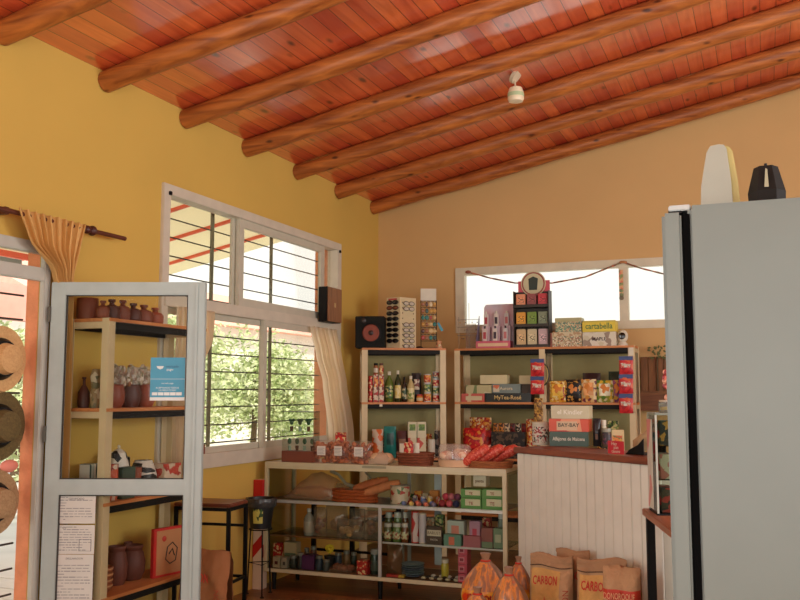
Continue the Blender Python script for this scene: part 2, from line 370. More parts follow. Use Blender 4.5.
# iron grille outside it
g = T('window_grille', 'painted iron grille of horizontal rods outside the tall left window', 'grille', (-.20, 6.5, 2.0))
iron = M((70, 66, 58), .6)
z = 1.16
while z < 2.98:
    MB().cyl((0, WY0-6.5, z-2), (0, WY1-6.5, z-2), .0055, seg=8).build('rod', iron, g); z += .140
for y in (6.02, 6.95): MB().box(-.006, y-6.5-.02, WZ0-2.0, .006, y-6.5+.02, WZ1-2.0).build('upright', M((120, 118, 96), .6), g)
# back wall window (window_2)
mb = MB(); f = .06
mb.box(BX0-.05, YF-.02, BZ1-.05, BX1+.05, YF+.06, BZ1+.03, .004); mb.box(BX0-.05, YF-.02, BZ0-.03, BX1+.05, YF+.06, BZ0+.05, .004)
mb.box(BX0-.05, YF-.02, BZ0-.03, BX0+.05, YF+.06, BZ1+.03, .004); mb.box(BX1-.05, YF-.02, BZ0, BX1+.05, YF+.06, BZ1, .004); mb.box(2.565, YF-.015, BZ0, 2.65, YF+.06, BZ1, .004)
w2 = S('window_2', mb, M((214, 204, 176), .45)); S('pane', MB().box(BX0, YF+.02, BZ0, BX1, YF+.026, BZ1), GLASS((244, 244, 240), .5), w2)
# doorway frame with transom (door_1) and the leaf that stands open into the room (door_2)
df = M((186, 184, 172), .4)
mb = MB(); mb.box(-.02, DY0, 2.345, .03, DY1, DZ1+.01, .004); mb.box(-.02, DY0, 2.19, .03, DY1, 2.265, .004); mb.box(-.004, DY1-.004, 0, .032, DY1+.045, DZ1+.01, .004); mb.box(-.06, DY0-.03, 0, .03, DY0+.045, DZ1+.01, .004)
d1 = S('door_1', mb, df); S('transom_pane', MB().box(-.02, DY0, 2.26, -.016, DY1, 2.35), GLASS((250, 250, 246), .3), d1)
S('louvre', MB().box(-.05, 3.1, 2.27, -.028, 3.88, 2.30), M((150, 150, 140), .5), d1)
# leaf: faces the viewer, hinged at the jamb
LA = YAW                                              # the leaf's angle from the back wall direction
hp = at(47, 400, x=.06); LW = .0
DF = Fr(hp.x, hp.y, LA)
u1, _ = DF.uz(205.3, 300); zt = DF.uz(120, 282)[1]; zr0 = DF.uz(120, 495)[1]; zr1 = DF.uz(120, 479.5)[1]
LS = DF.uz(62.0, 400)[0]-DF.uz(46, 400)[0]; RS = u1-DF.uz(185.5, 400)[0]
leafm = M((168, 180, 174), .38, spec=.6)
mb = MB(); D = .045
mb.box(0, 0, .02, .085, D, zt, .004); mb.box(u1-RS, 0, .02, u1, D, zt, .004); mb.box(.03, .002, zt-.075, u1-.03, D-.002, zt, .004); mb.box(.03, .002, zr0, u1-.03, D-.002, zr1, .004); mb.box(.03, .002, .02, u1-.03, D-.002, .12, .004)
mb.box(u1-RS+.045, -.006, .02, u1-RS+.06, 0, zt-.01, .002)
leaf = S('door_2', mb, leafm); leaf.location = (hp.x, hp.y, 0); leaf.rotation_euler = (0, 0, LA)
S('pane', MB().box(.08, .020, zr1-.01, u1-RS+.01, .026, zt-.06), GLASS((246, 248, 246), .35), leaf); S('pane', MB().box(.08, .020, .1, u1-RS+.01, .026, zr0+.01), GLASS((246, 248, 246), .35), leaf)
gk = MB()
for (z0, z1) in ((zr1, zt-.075), (.12, zr0)):
    gk.box(.085, .008, z0, .091, .02, z1); gk.box(u1-RS-.006, .008, z0, u1-RS, .02, z1); gk.box(.085, .008, z1-.006, u1-RS, .02, z1); gk.box(.085, .008, z0, u1-RS, .02, z0+.006)
S('gasket', gk, M((50, 46, 38), .6), leaf)
for z in (2.0, 1.32, .35): MB().box(-.012, -.008, z-.045, .004, .03, z+.045, .003).build('hinge', M((90, 86, 76), .4, metal=.5), leaf)
# ================================================================ OUTSIDE
S('ground', MB().box(-60, -40, -.25, -.2, 60, -.14), M((205, 200, 188), .9, var=.08, scale=2))
bd = MB()
for k in range(24): bd.box(-3.2, -1+k*.32, -.14, -.25, -1+k*.32+.30, -.10, .004)
S('trim_14', bd, M((214, 208, 198), .7))
# veranda roof: cream boards on red rafters, sloping down outwards
mb = MB(); mb.prism([(-3.3, ZE-SL*3.3), (-.2, ZE-SL*.2), (-.2, ZE-SL*.2+.04), (-3.3, ZE-SL*3.3+.04)], YN-.3, YF+.3)
vr = T('veranda_roof', 'cream veranda roof with red rafters outside the left window', 'roof', (0, 0, 0))
mb.build('roof_panel', FILM((240, 234, 208), .95, .8, .45), vr, smooth=False)
RB = M((226, 104, 76), .6)
for i in range(14):
    y = 8.7-.80*i; MB().bar((-3.25, y, ZE-SL*3.25-.02), (-.26, y, ZE-SL*.26-.02), .035, .03).build('rafter', RB, vr)
MB().bar((-3.1, YN, ZE-SL*3.1-.05), (-3.1, YF, ZE-SL*3.1-.05), .05, .06).build('edge_beam', RB, vr)
for y in (.6, ): MB().box(-3.16, y-.06, -.1, -3.04, y+.06, ZE-SL*3.1-.08).build('post', M((222, 200, 176), .7), vr)
# salmon house further off
hs = T('house', 'white walled house with salmon roof beyond the garden trees', 'house', (-17, 32, -.14))
MB().box(-3, -13, 0, 3, 13, 4.05).build('wall', M((232, 226, 216), .85, var=.04), hs)
MB().prism([(-3.5, 4.05), (3.5, 4.05), (0, 5.75)], -13.4, 13.4).build('roof', M((238, 176, 156), .8), hs, smooth=False)
for y in (-6, -2, 3): MB().box(3.0, y-.5, 1.2, 3.05, y+.5, 2.6).build('window', M((196, 190, 176), .3), hs)
LEAF = [PAT([(140, 158, 104), (182, 194, 138), (208, 214, 174)], 3.0, .7, 'noise'), PAT([(146, 166, 104), (186, 200, 140), (214, 220, 178)], 3.0, .7, 'noise')]
def tree(x, y, h, r, seed, label, n=5200, mat=0):
    rr = random.Random(seed); t = T('garden_tree', label, 'tree', (x, y, -.14), 0, 'garden trees beyond the veranda'); bm = bmesh.new()
    lobes = [(rr.uniform(-.5, .5)*r, rr.uniform(-.5, .5)*r, h*rr.uniform(.25, .8), r*rr.uniform(.4, .7)) for _ in range(9)]
    for k in range(n):
        lx, ly, lz, lr = lobes[rr.randrange(9)]
        v = Vector((rr.gauss(0, 1), rr.gauss(0, 1), rr.gauss(0, 1))).normalized()*lr*rr.uniform(.55, 1.08); p = Vector((lx, ly, lz))+v; p.z = max(.15, p.z)
        a = Vector((rr.gauss(0, 1), rr.gauss(0, 1), rr.gauss(0, .6))).normalized(); b_ = a.cross(Vector((rr.gauss(0, 1), rr.gauss(0, 1), rr.gauss(0, 1)))).normalized(); s = rr.uniform(.03, .06)
        bm.faces.new([bm.verts.new(p+a*s*1.5), bm.verts.new(p+b_*s*.6), bm.verts.new(p-a*s*1.5), bm.verts.new(p-b_*s*.6)])
    m_ = MB(); m_.bm.free(); m_.bm = bm; m_.build('foliage', LEAF[mat], t, smooth=False)
    MB().tube([(0, 0, 0), (.05, 0, h*.3), (.0, .05, h*.7)], .06, 8, [.09, .06, .03]).build('trunk', M((96, 76, 54), .9), t)
tree(-5.4, 13.0, 3.3, 1.5, 1, 'leafy green bush filling the left of the lower window panes', 6500)
tree(-6.4, 16.9, 3.3, 1.5, 2, 'pale green bush seen through the right lower window pane', 9000, 1)
tree(-10.5, 18.4, 4.2, 2.1, 3, 'soft green tree standing far behind the two nearer bushes', 9000, 1)
tree(-8.8, 23.5, 2.6, 1.8, 4, 'low pale bush furthest to the right beyond the window', 5000, 1)
tree(-6.5, 9.0, 3.1, 1.2, 5, 'green tree seen behind the straw hats through the doorway', 5500)
tree(-9.5, 13.4, 3.2, 1.5, 6, 'pale tree seen through the window behind the clay pots', 4500, 1)
# canvas of salmon wall seen through the doorway
S('trim_15', MB().box(-3.9, 3.2, 2.35, -3.8, 9.5, 2.75), M((232, 176, 160), .8))
for y in (3.2, 9.4): S('trim_%d' % (16 if y < 4 else 17), MB().box(-3.9, y, -.14, -3.8, y+.1, 2.35), M((232, 176, 160), .8))
# door grille with straw hats
dg = T('door_grille', 'black iron grille of thin horizontal rods outside the doorway', 'grille', (-.115, 3.2, 0))
z = .15
while z < 2.2:
    MB().cyl((0, -1.7, z), (0, .79, z), .006, seg=8).build('rod', M((46, 40, 34), .6), dg); z += .14
for y in (-1.6, -.4): MB().box(-.006, y-.015, 0, .006, y+.015, 2.3).build('upright', M((46, 40, 34), .6), dg)
def hat(px, py, rpx, label, m1, m2):
    p = at(px, py, x=-.08); r = rpx*(p-Vector(CAM)).length/F*1.05
    t = T('straw_hat', label, 'hat', (p.x, p.y, p.z), 0, 'hats hung on the door grille')
    prof = [(0, .10), (r*.25, .105), (r*.42, .095), (r*.5, .03), (r*.54, .006), (r*.8, .0), (r, .012), (r, .006), (r*.8, -.006), (r*.5, .0)]
    o = MB().lathe(prof, seg=32).build('hat_body', m1, t); o.rotation_euler = (0, PI/2, 0)
    o = MB().lathe([(r*.50, .008), (r*.64, .010), (r*.63, .018), (r*.53, .05), (r*.48, .05)], seg=32).build('hat_band', m2, t); o.rotation_euler = (0, PI/2, 0)
straw = WOOD((196, 150, 96), (214, 172, 116), 'z', 9, .8, False); straw2 = WOOD((86, 70, 34), (108, 90, 48), 'z', 9, .8, False); straw3 = WOOD((150, 116, 78), (176, 142, 100), 'z', 9, .8, False)
hat(-1, 359, 29, 'tan straw hat with black band, topmost on the door grille', straw, blackm)
hat(-3, 426, 30, 'dark olive straw hat hanging in the middle of the door grille', straw2, blackm)
hat(-8, 503, 28, 'greyish tan straw hat with black band, lowest on the door grille', straw3, blackm)
p = at(9, 466, x=-.09); tag(MB().ball((0, 0, 0), .045, (.6, 1.4, .8)).build('cloth_cap', M((226, 140, 120), .8), loc=p), 'pink cloth cap between the two lower straw hats at the doorway', 'cap')
# ================================================================ FURNITURE
SHELF_Z = [1.985, 1.462, .925, .395]
def rack(name, label, fr, posts, depth, ends=True, grp='post and board shelf units', back=True):
    """slotted racks: cream posts, dark beams, thin wooden boards"""
    t = T(name, label, 'shelf', (fr.o.x, fr.o.y, 0), fr.a, grp)
    zt = SHELF_Z[0]
    if back: MB().box(posts[0]-.02, depth+.007, .3, posts[-1]+.02, depth+.011, zt-.025).build('back_panel', M((150, 140, 92), .8), t)
    for u in posts:
        for v in (0, depth):
            m = MB(); s = 1 if u == posts[0] else -1
            m.box(u-.027, v-.0, 0, u+.027, v+.006, zt+.0 if ends else zt, .001); e = u-.027 if s > 0 else u+.027
            m.box(e-.003, 0 if v == 0 else v-.045, 0, e+.003, .05 if v == 0 else v+.006, zt, .001); m.build('post', creampost, t)
    for z in SHELF_Z:
        MB().box(posts[0]-.03, -.006, z-.02, posts[-1]+.03, depth+.006, z, .002).build('board', boardwood, t)
        for a, b_ in zip(posts, posts[1:]):
            for v in (.004, depth-.012): MB().box(a+.027, v, z-.062, b_-.027, v+.018, z-.0205, .002).build('beam', darkbeam, t)
        for u in (posts[0], posts[-1]): MB().box(u-.022, .02, z-.058, u+.022, depth-.02, z-.0205, .002).build('side_rail', creampost, t)
    return t
FR_R = Fr(1.045, 8.45, 0); DR = .33
rack('shelf_unit', 'double bay shelf unit with dark beams and wooden boards under the high back window', FR_R, [.0, .845, 1.675], DR)
FR_L = Fr(.25+.025, 7.945, math.radians(28)); DL = .30
rack('shelf_unit', 'narrow single bay shelf unit in the corner carrying the loudspeaker', FR_L, [.0, .76], DL)
FR_S = Fr(.34, 4.22, math.radians(90)); DS = .30
rack('shelf_unit', 'shelf unit with clay pots standing behind the glass door', FR_S, [.0, .92], DS, back=False)
# display case
CX0, CX1, CY0, CY1 = .09, 2.09, 6.4, 6.88
FR_C = Fr(CX0, CY0, 0); CW = CX1-CX0; CD = CY1-CY0
cc = M((198, 188, 150), .4, spec=.5); ca = M((188, 190, 180), .35, metal=.3)
t = T('display_case', 'long glass fronted display case with pale metal frame full of groceries', 'display case', (CX0, CY0, 0))
MB().box(0, 0, .972, CW, CD, 1.0, .003).build('top_panel', M((200, 190, 156), .35), t)
for x in (0, CW-.03):
    for y in (0, CD-.03): MB().box(x, y, .14, x+.03, y+.03, .972, .002).build('post', cc, t)
MB().box(.03, 0, .950, CW-.03, .02, .972).build('top_rail', cc, t)
for y in (0, CD-.025): MB().box(.03, y, .14, CW-.03, y+.025, .168, .002).build('bottom_rail', cc, t)
for x in (0, CW-.025): MB().box(x, .03, .14, x+.025, CD-.03, .168, .002).build('side_rail', cc, t)
m = MB(); m.box(.03, 0, .682, CW-.03, .012, .702, .002); m.box(.03, .014, .69, CW-.03, .026, .706, .002); m.build('middle_rail', ca, t)
MB().box(.03, CD-.025, .682, CW-.03, CD, .706).build('middle_rail', ca, t)
for y in (0, CD-.02): MB().box(.995, y, .168, 1.02, y+.018, .682, .002).build('upright', ca, t)
MB().box(.01, .012, .155, CW-.01, CD-.012, .168).build('floor_panel', M((120, 84, 52), .6), t)
MB().box(.012, .028, .694, CW-.012, CD-.026, .702).build('shelf', M((76, 50, 34), .3), t)
gsh = GLASS((205, 222, 210), 1.2)
MB().box(.02, .03, .418, .99, CD-.03, .426).build('shelf', gsh, t); MB().box(1.02, .03, .418, CW-.02, CD-.03, .426).build('shelf', gsh, t)
MB().box(.03, .027, .416, .99, .031, .428).build('shelf_edge', M((120, 84, 50), .3), t); MB().box(1.02, .027, .414, CW-.03, .031, .428).build('shelf_edge', M((190, 192, 186), .3), t)
cg = GLASS((246, 248, 244), .6)
for (x0, x1, z0, z1) in ((.03, CW-.03, .702, .95), (.03, .995, .168, .682), (1.02, CW-.03, .168, .682)): MB().box(x0, .010, z0, x1, .013, z1).build('pane', cg, t)
for x in (.012, CW-.016):
    MB().box(x, .03, .168, x+.003, CD-.03, .95).build('side_pane', cg, t)
MB().box(1.05, CD-.012, .2, 1.08, CD-.006, .95).build('back_upright', ca, t); MB().box(1.28, CD-.012, .2, 1.34, CD-.004, .95).build('back_upright', M((205, 212, 214), .3), t)
for x, y in ((.06, .03), (.06, CD-.06), (.98, .03), (.98, CD-.06), (CW-.09, .03), (CW-.09, CD-.06)):
    MB().cyl((x+.015, y+.015, .0), (x+.015, y+.015, .14), .014, .022, 12).build('leg', blackm, t)
MB().box(.86, -.001, .976, 1.06, 0, .994).build('maker_plate', M((150, 146, 118), .4), t)
# white boarded counter, standing slantwise
kA, kB = at(513, 447, z=1.16), at(645, 458, z=1.16)
FR_K = Fr(kA.x, kA.y, math.atan2(kB.y-kA.y, kB.x-kA.x)); KW = (kB-kA).length+.12
t = T('counter', 'white boarded shop counter with a reddish wooden worktop, standing slantwise', 'counter', (FR_K.o.x, FR_K.o.y, 0), FR_K.a)
KWD = .42
BB = M((230, 227, 212), .5, var=.04)
n = 17; bw = (KW-.04)/n
mb = MB()
for k in range(n): mb.box(.02+k*bw+.0015, .02, 0, .02+(k+1)*bw-.0015, .034, 1.115, .003)
mb.build('board_front', BB, t); mb = MB(); mb.box(.02, .034, 0, KW-.02, .05, 1.115); mb.box(.02, .034, 0, .04, KWD, 1.115); mb.box(KW-.04, .034, 0, KW-.02, KWD, 1.115); mb.build('carcass', M((176, 168, 148), .6), t)
MB().box(-.0, 0, 1.12, KW, KWD, 1.16, .005).build('worktop', WOOD((112, 56, 34), (146, 78, 50), 'x', 2.4, .4, False), t)
# low wooden bench top with black legs by the refrigerator
P0 = at(642, 508, z=.9); P1 = at(668, 528, z=.9)
FR_B = Fr(P1.x, P1.y, math.atan2((P0-P1).y, (P0-P1).x)); # u runs from the fridge end to the far corner, v points left; body lies at v<0
LB = (P0-P1).length; LB2 = LB+1.0
t = T('side_table', 'wooden topped table with black metal legs between counter and refrigerator', 'table', (FR_B.o.x, FR_B.o.y, 0), FR_B.a)
MB().box(-.75, -.52, .86, LB, 0, .9, .005).build('table_top', WOOD((140, 84, 56), (176, 112, 78), 'x', 2.6, .45, False), t)
for u in (-.72, LB-.06):
    for v in (-.50, -.06): MB().box(u, v, 0, u+.04, v+.045, .86, .003).build('leg', blackm, t)
MB().box(-.68, -.49, .2, LB-.06, -.475, .86).build('back_panel', M((150, 146, 124), .6), t)
# bar stool
FR_T = Fr(.04, 5.27, math.radians(7))
t = T('bar_stool', 'high bar stool with reddish brown wooden seat and black frame by the yellow wall', 'stool', (.04, 5.27, 0), FR_T.a)
MB().box(0, 0, .775, .42, .30, .80, .006).build('seat', WOOD((96, 44, 26), (128, 62, 38), 'x', 3, .35, False), t)
for u, v in ((.0, .0), (.395, .0), (.0, .275), (.395, .275)): MB().box(u, v, 0, u+.025, v+.025, .775, .002).build('leg', blackm, t)
m = MB(); m.box(.02, .002, .75, .40, .022, .772); m.box(.02, .278, .75, .40, .298, .772); m.box(.003, .02, .75, .023, .28, .772); m.box(.397, .02, .75, .417, .28, .772); m.build('frame', blackm, t)
for (a, b_) in (((.012, .02, .27), (.012, .28, .27)), ((.408, .02, .27), (.408, .28, .27)), ((.02, .288, .62), (.40, .288, .62)), ((.02, .288, .27), (.40, .288, .27))): MB().bar(a, b_, .018).build('stretcher', blackm, t)
# second, taller stool frame behind the leaf
# black bucket on wire stand
b0 = at(257, 594, z=0); bx, by = b0.x+.035, b0.y-.02
t = T('wire_stand', 'black three legged wire stand holding the black bucket', 'stand', (bx, by, 0))
zb = .50
for k, a in enumerate((PI*1.02, PI*1.72, PI*.4)):
    p = (.10*math.cos(a), .10*math.sin(a)); q = (.085*math.cos(a), .085*math.sin(a)); MB().cyl((p[0]*1.1, p[1]*1.1, 0), (q[0], q[1], zb), .006, seg=8).build('leg', blackm, t); MB().cyl((p[0]*1.1, p[1]*1.1, 0), (p[0]*1.1, p[1]*1.1, .006), .016).build('foot', blackm, t)
pts = [(.098*math.cos(a), .098*math.sin(a), .24) for a in (PI*1.02, PI*1.72, PI*.4)]
MB().tube(pts, .004, 6, closed=True).build('brace', blackm, t)
MB().tube([(.088*math.cos(2*PI*k/24), .088*math.sin(2*PI*k/24), zb) for k in range(24)], .005, 6, closed=True).build('ring', blackm, t)
t = T('bucket', 'black bucket with liner and round green label on the wire stand', 'bucket', (bx, by, zb+.001))
MB().lathe([(0, .006), (.08, .006), (.105, .22), (.118, .225), (.118, .235), (.1, .235), (.076, .012), (0, .012)], seg=28).build('shell', M((24, 24, 24), .4), t)
MB().lathe([(.119, .236), (.124, .215), (.121, .175), (.117, .17)], seg=28).build('liner', M((62, 62, 60), .25, var=.3, bump=.5), t)
def curved_patch(r, z0, z1, a0, a1, mat, par, r2=None, name='label_patch'):
    r2 = r2 or r
    return MB().grid(lambda u, v: Vector(((r+(r2-r)*v)*math.cos(a0+(a1-a0)*u), (r+(r2-r)*v)*math.sin(a0+(a1-a0)*u), z0+(z1-z0)*v)), 10, 2).build(name, mat, par)
curved_patch(.0875, .05, .16, PI*1.45, PI*1.72, PAT([(40, 70, 30), (60, 96, 36), (200, 190, 90)], 18), t, .0975)
# refrigerator
FY = 1.73; FX0 = at(662, 208, z=1.9).x; GX = at(684, 208, y=FY).x
fx1 = at(690, 300, y=FY).x; FT = at(745, 200.5, y=FY).z
fw = M((104, 109, 100), .36, var=.03, spec=.6); 
t = T('refrigerator', 'tall pale grey refrigerator filling the right side of the view', 'refrigerator', (FX0, FY, 0))
MB().box(fx1-FX0, 0, .05, .72, .62, FT, .008).build('cabinet', fw, t)
MB().box(0, .0, .09, GX-FX0-.004, .62, FT-.012, .006).build('door', fw, t)
MB().box(GX-FX0-.006, .006, .095, fx1-FX0+.004, .61, FT-.016).build('gasket', M((10, 10, 10), .95, spec=.05), t)
m = MB(); m.box(.012, .01, FT-.008, .052, .05, FT+.003, .002); m.build('hinge', M((170, 172, 166), .4), t); MB().box(.012, .008, FT-.013, .036, .05, FT-.0085).build('hinge_bolt', blackm, t)
for x in (.1, .68):
    for y in (.04, .58): MB().cyl((x, y, 0), (x, y, .05), .02).build('foot', blackm, t)
MB().box(-.03, .55, .8, -.012, .575, 1.3, .005).build('handle', alu, t); MB().box(-.014, .555, .82, .0, .57, .84).build('handle_mount', alu, t); MB().box(-.014, .555, 1.26, .0, .57, 1.28).build('handle_mount', alu, t)
# things on the fridge
yy = FY+.16; p0 = at(700, 199, y=yy); p1 = at(741, 199, y=yy); ph = at(720, 144, y=yy).z
w = p1.x-p0.x; h = ph-FT
t = T('air_freshener', 'white rounded plastic dispenser standing on top of the refrigerator', 'dispenser', ((p0.x+p1.x)/2, yy+.03, FT))
MB().prism([(-w*.5, 0), (-w*.46, h*.45), (-w*.30, h*.90), (-w*.2, h*.985), (.0, h), (w*.14, h*.985), (w*.2, h*.92), (w*.28, h*.5), (w*.31, 0)], -.03, .03).build('body', M((148, 146, 130), .5), t)
MB().prism([(w*.31, 0), (w*.28, h*.5), (w*.2, h*.92), (w*.15, h*.98), (w*.25, h*.97), (w*.34, h*.9), (w*.44, h*.5), (w*.5, 0)], -.022, .03).build('side_cover', M((182, 166, 100), .5, var=.02), t)
t = T('lantern', 'small black faceted lantern on the right of the refrigerator top', 'lantern', (at(767, 199, y=yy).x, yy, FT))
p0 = at(752, 199, y=yy).x; p1 = at(782, 199, y=yy).x; w = (p1-p0)/2; h = at(767, 165, y=yy).z-FT
MB().lathe([(0, 0), (w*1.2, 0), (w*1.28, h*.45), (w*.82, h*.95), (0, h*.98)], seg=6).build('body', M((22, 16, 10), .7, spec=.2), t, smooth=False)
MB().prism([(-.004, h*.5), (.004, h*.5), (.0025, h*.85), (-.001, h*.87)], -w*1.12, -w*1.02).build('slot', M((150, 140, 110), .3), t)
MB().cyl((0, 0, h*.97), (0, 0, h*1.03), .003).build('knob', blackm, t)
MB().cyl((0, -w*1.1, h*.1), (0, -w*1.3, h*.1), w*.3, w*.3, 12).build('emblem', M((120, 80, 40), .4), t)
# lamp hanging from the boards
d = ray(517, 74); tt = (ZE+SL*CAM[0]-CAM[2])/(d[2]-SL*d[0]); p = Vector(CAM)+d*tt
t = T('ceiling_lamp', 'small white glass ceiling lamp hanging from the boards between two logs', 'lamp', p)
MB().cyl((-.02, 0, -.006), (0.0, 0, -.022), .065, .06, 24).build('rose', M((214, 196, 166), .5), t)
MB().tube([(-.02, -.0, -.015), (-.02, .01, -.07), (-.012, 0, -.11)], .007, 8).build('stem', M((214, 190, 160), .5), t)
zz = -.10
MB().lathe([(.02, zz), (.05, zz-.012), (.062, zz-.05), (.064, zz-.10), (.055, zz-.12), (0, zz-.125)], (-.012, 0, 0), 24).build('lamp_shade', M((240, 222, 186), .35, var=.02, trans=.0), t)
MB().lathe([(.0635, zz-.055), (.0645, zz-.07), (.0645, zz-.085)], (-.012, 0, 0), 24).build('shade_band', M((190, 206, 160), .4), t)
# small wooden loudspeaker box at the window
p0 = at(322, 310, x=.14); p1 = at(341, 310, x=.14); zt_, zb_ = at(331, 288, x=.14).z, at(331, 323, x=.14).z
q = at(332, 290, x=.17)
FR_P = Fr(q.x-.03, q.y-.05, math.radians(20))
wl = T('wall_speaker', 'small brown wooden speaker with black side on the window rail', 'speaker', (.045, 7.40, zb_+.01))
MB().box(0, 0, 0, .09, .29, zt_-zb_, .004).build('cabinet', blackm, wl); MB().box(.09, .006, .004, .105, .284, zt_-zb_-.004, .004).build('front_panel', WOOD((126, 84, 54), (156, 108, 72), 'z', 4, .5, False), wl)
MB().box(.105, .12, .14, .108, .15, .18).build('emblem', M((190, 160, 110), .3), wl); MB().box(-.02, .08, .10, .0, .2, .2).build('bracket', blackm, wl)
# curtain rod and tied curtain at the doorway
RZ = 2.515
a, b_ = at(-20, 208, x=.1), at(131, 242, x=.1)
t = T('curtain_rod', 'dark wooden curtain rod with turned finial above the glass door', 'curtain rod', (.1, 0, RZ+.014))
MB().cyl((0, 1.3, 0), (0, 4.60, 0), .014, seg=12).build('rod', M((92, 44, 26), .5), t)
m = MB(); fy = at(87, 232, x=.1).y
m.ball((0, fy, 0), .026); m.ball((0, fy+.045, 0), .032, (1, .8, 1)); m.ball((0, fy-.035, 0), .022); m.build('finial', M((74, 32, 24), .45), t)
MB().box(-.1, 3.62, -.02, .0, 3.65, .02, .003).build('bracket', M((92, 44, 26), .5), t)
def curtain(name, label, rows, x0, amp, folds, mat, grp=None, parent=None, seed=0, amp_tight=None, nz=60, thick=.0015, xtop=0.0):
    """rows: (z, y_left, y_right) from top to bottom; cloth hangs at distance x0 from the wall"""
    rows = [tuple(r) for r in rows]
    def row(v):
        z = rows[0][0]+(rows[-1][0]-rows[0][0])*v
        for (za, la, ra), (zb2, lb, rb) in zip(rows, rows[1:]):
            if zb2 <= z <= za:
                q = (za-z)/(za-zb2); q = q*q*(3-2*q)*.5+q*.5; return z, la+(lb-la)*q, ra+(rb-ra)*q
        return z, rows[-1][1], rows[-1][2]
    w0 = rows[0][2]-rows[0][1]
    def f(u, v):
        z, l, r = row(v); w = r-l; k = amp*min(1.4, .35+.8*(w0/max(w, .05))**.35)
        ph = 2*PI*folds*u+seed; warp = .25*math.sin(ph*.5+seed+v*1.5)
        return Vector((x0+xtop*max(0, 1-6*v)+k*math.sin(ph+warp)+k*.35*math.sin(ph*2.3+v*2), l+w*u+.25*w/folds*math.cos(ph+1), z))
    o = MB().grid(f, int(folds*12), nz).build(name, mat, parent); md = o.modifiers.new('solid', 'SOLIDIFY'); md.thickness = thick
    if label: tag(o, label, 'curtain', grp)
    return o
gold = M((212, 166, 98), .7, var=.08, scale=3); sheer = FILM((252, 243, 226), .82, .9, .7)
yl = lambda px, py: at(px, py, x=.1).y
curtain('door_curtain', 'golden curtain gathered beside the doorway and hanging behind the glass door', [(2.55, yl(14, 215), yl(81, 231)), (2.40, yl(27, 240), yl(78, 250)), (2.25, yl(55, 276), yl(74, 278)), (2.1, 4.085, 4.165), (1.5, 4.09, 4.17), (1.0, 4.085, 4.17), (.5, 4.09, 4.17)], .08, .014, 9, gold, seed=1, xtop=.05)
y2 = lambda px, py: at(px, py, x=.12).y
curtain('window_curtain', 'sheer cream curtain hanging at the left edge of the tall window', [(2.15, 5.19, y2(217, 314)), (1.95, 5.19, y2(215, 340)), (1.75, 5.19, y2(205, 372)), (1.5, 5.19, y2(199, 400)), (.95, 5.19, y2(197, 470))], .085, .018, 9, sheer, 'sheer window curtains', seed=2)
curtain('window_curtain', 'sheer cream curtain swept aside at the right edge of the tall window', [(2.15, y2(315, 328), y2(340, 329)), (1.90, y2(321, 356), y2(345, 356)), (1.65, y2(328, 384), y2(350, 384)), (1.2, y2(334, 430), y2(357, 430)), (.9, y2(335, 455), y2(359, 455))], .085, .018, 6, sheer, 'sheer window curtains', seed=4)
# garland over the back window
t = T('garland', 'thin coloured string garland draped in swags across the back window', 'garland', (0, YF-.03, 0))
gp = [at(px, py, y=YF-.035) for px, py in ((468, 272), (490, 278), (515, 283), (552, 283), (585, 277), (610, 267), (623, 262), (640, 268), (664, 274))]
gp = [Vector((p.x, 0, p.z)) for p in gp]
pts = []
for a, b_ in zip(gp, gp[1:]): pts += [a.lerp(b_, k/4) for k in range(4)]
pts.append(gp[-1]); MB().tube(pts, .0065, 6, [.007+.003*(i % 2) for i in range(len(pts))]).build('cord', PAT([(130, 84, 60), (196, 120, 84), (140, 120, 90)], 30), t)
MB().ball(gp[0], .022, (1.4, .6, .8)).build('knot', M((150, 84, 60), .7), t); MB().ball(gp[6], .022, (1.8, .6, .6)).build('knot', M((190, 130, 80), .7), t)
q0 = at(621, 270, y=YF-.03); q1 = at(622, 297, y=YF-.03)
MB().box(q0.x-.02, -.02, q1.z, q0.x+.02, -.008, q0.z, .004).build('hanging_tail', PAT([(214, 130, 96), (150, 160, 96), (222, 170, 120), (120, 130, 90)], 22), t)
m = MB(); m.cyl((q0.x, -.02, q1.z-.01), (q0.x, -.008, q1.z-.01), .022); m.build('medallion', M((120, 110, 84), .5), t)
# wooden wall planter behind the jars
p0, p1 = at(640, 357, y=8.86), at(668, 400, y=8.86)
t = T('wall_planter', 'brown slatted wooden planter with small green plant on the back wall', 'planter', (p0.x, 8.88, p1.z-.1))
pw = .36; ph = p0.z-p1.z+.1
m = MB()
for k in range(5): m.box(k*pw/5+.003, -.02, 0, (k+1)*pw/5-.003, -.004, ph, .002)
m.build('slats', WOOD((104, 66, 36), (140, 92, 52), 'z', 4, .7, False), t)
MB().box(0, -.09, ph*.3, pw, -.02, ph*.36).build('ledge', WOOD((104, 66, 36), (140, 92, 52), 'x', 4, .7, False), t)
MB().box(0, -.10, ph*.0, pw, -.09, ph*.3).build('front_board', WOOD((84, 52, 30), (120, 74, 44), 'x', 4, .7, False), t)
m = MB(); rr = random.Random(3)
for k in range(26):
    a = rr.uniform(0, 2*PI); q = rr.uniform(.03, .09); m.ball((pw*.45+q*math.cos(a), -.05+.02*math.sin(a), ph+rr.uniform(-.02, .1)), .018, (1, .3, .5), 6, Matrix.Rotation(a, 4, 'Y'))
m.build('foliage', M((92, 96, 50), .7), t); MB().tube([(pw*.45, -.05, ph*.35), (pw*.45, -.05, ph)], .006).build('stem', M((80, 66, 40), .8), t)
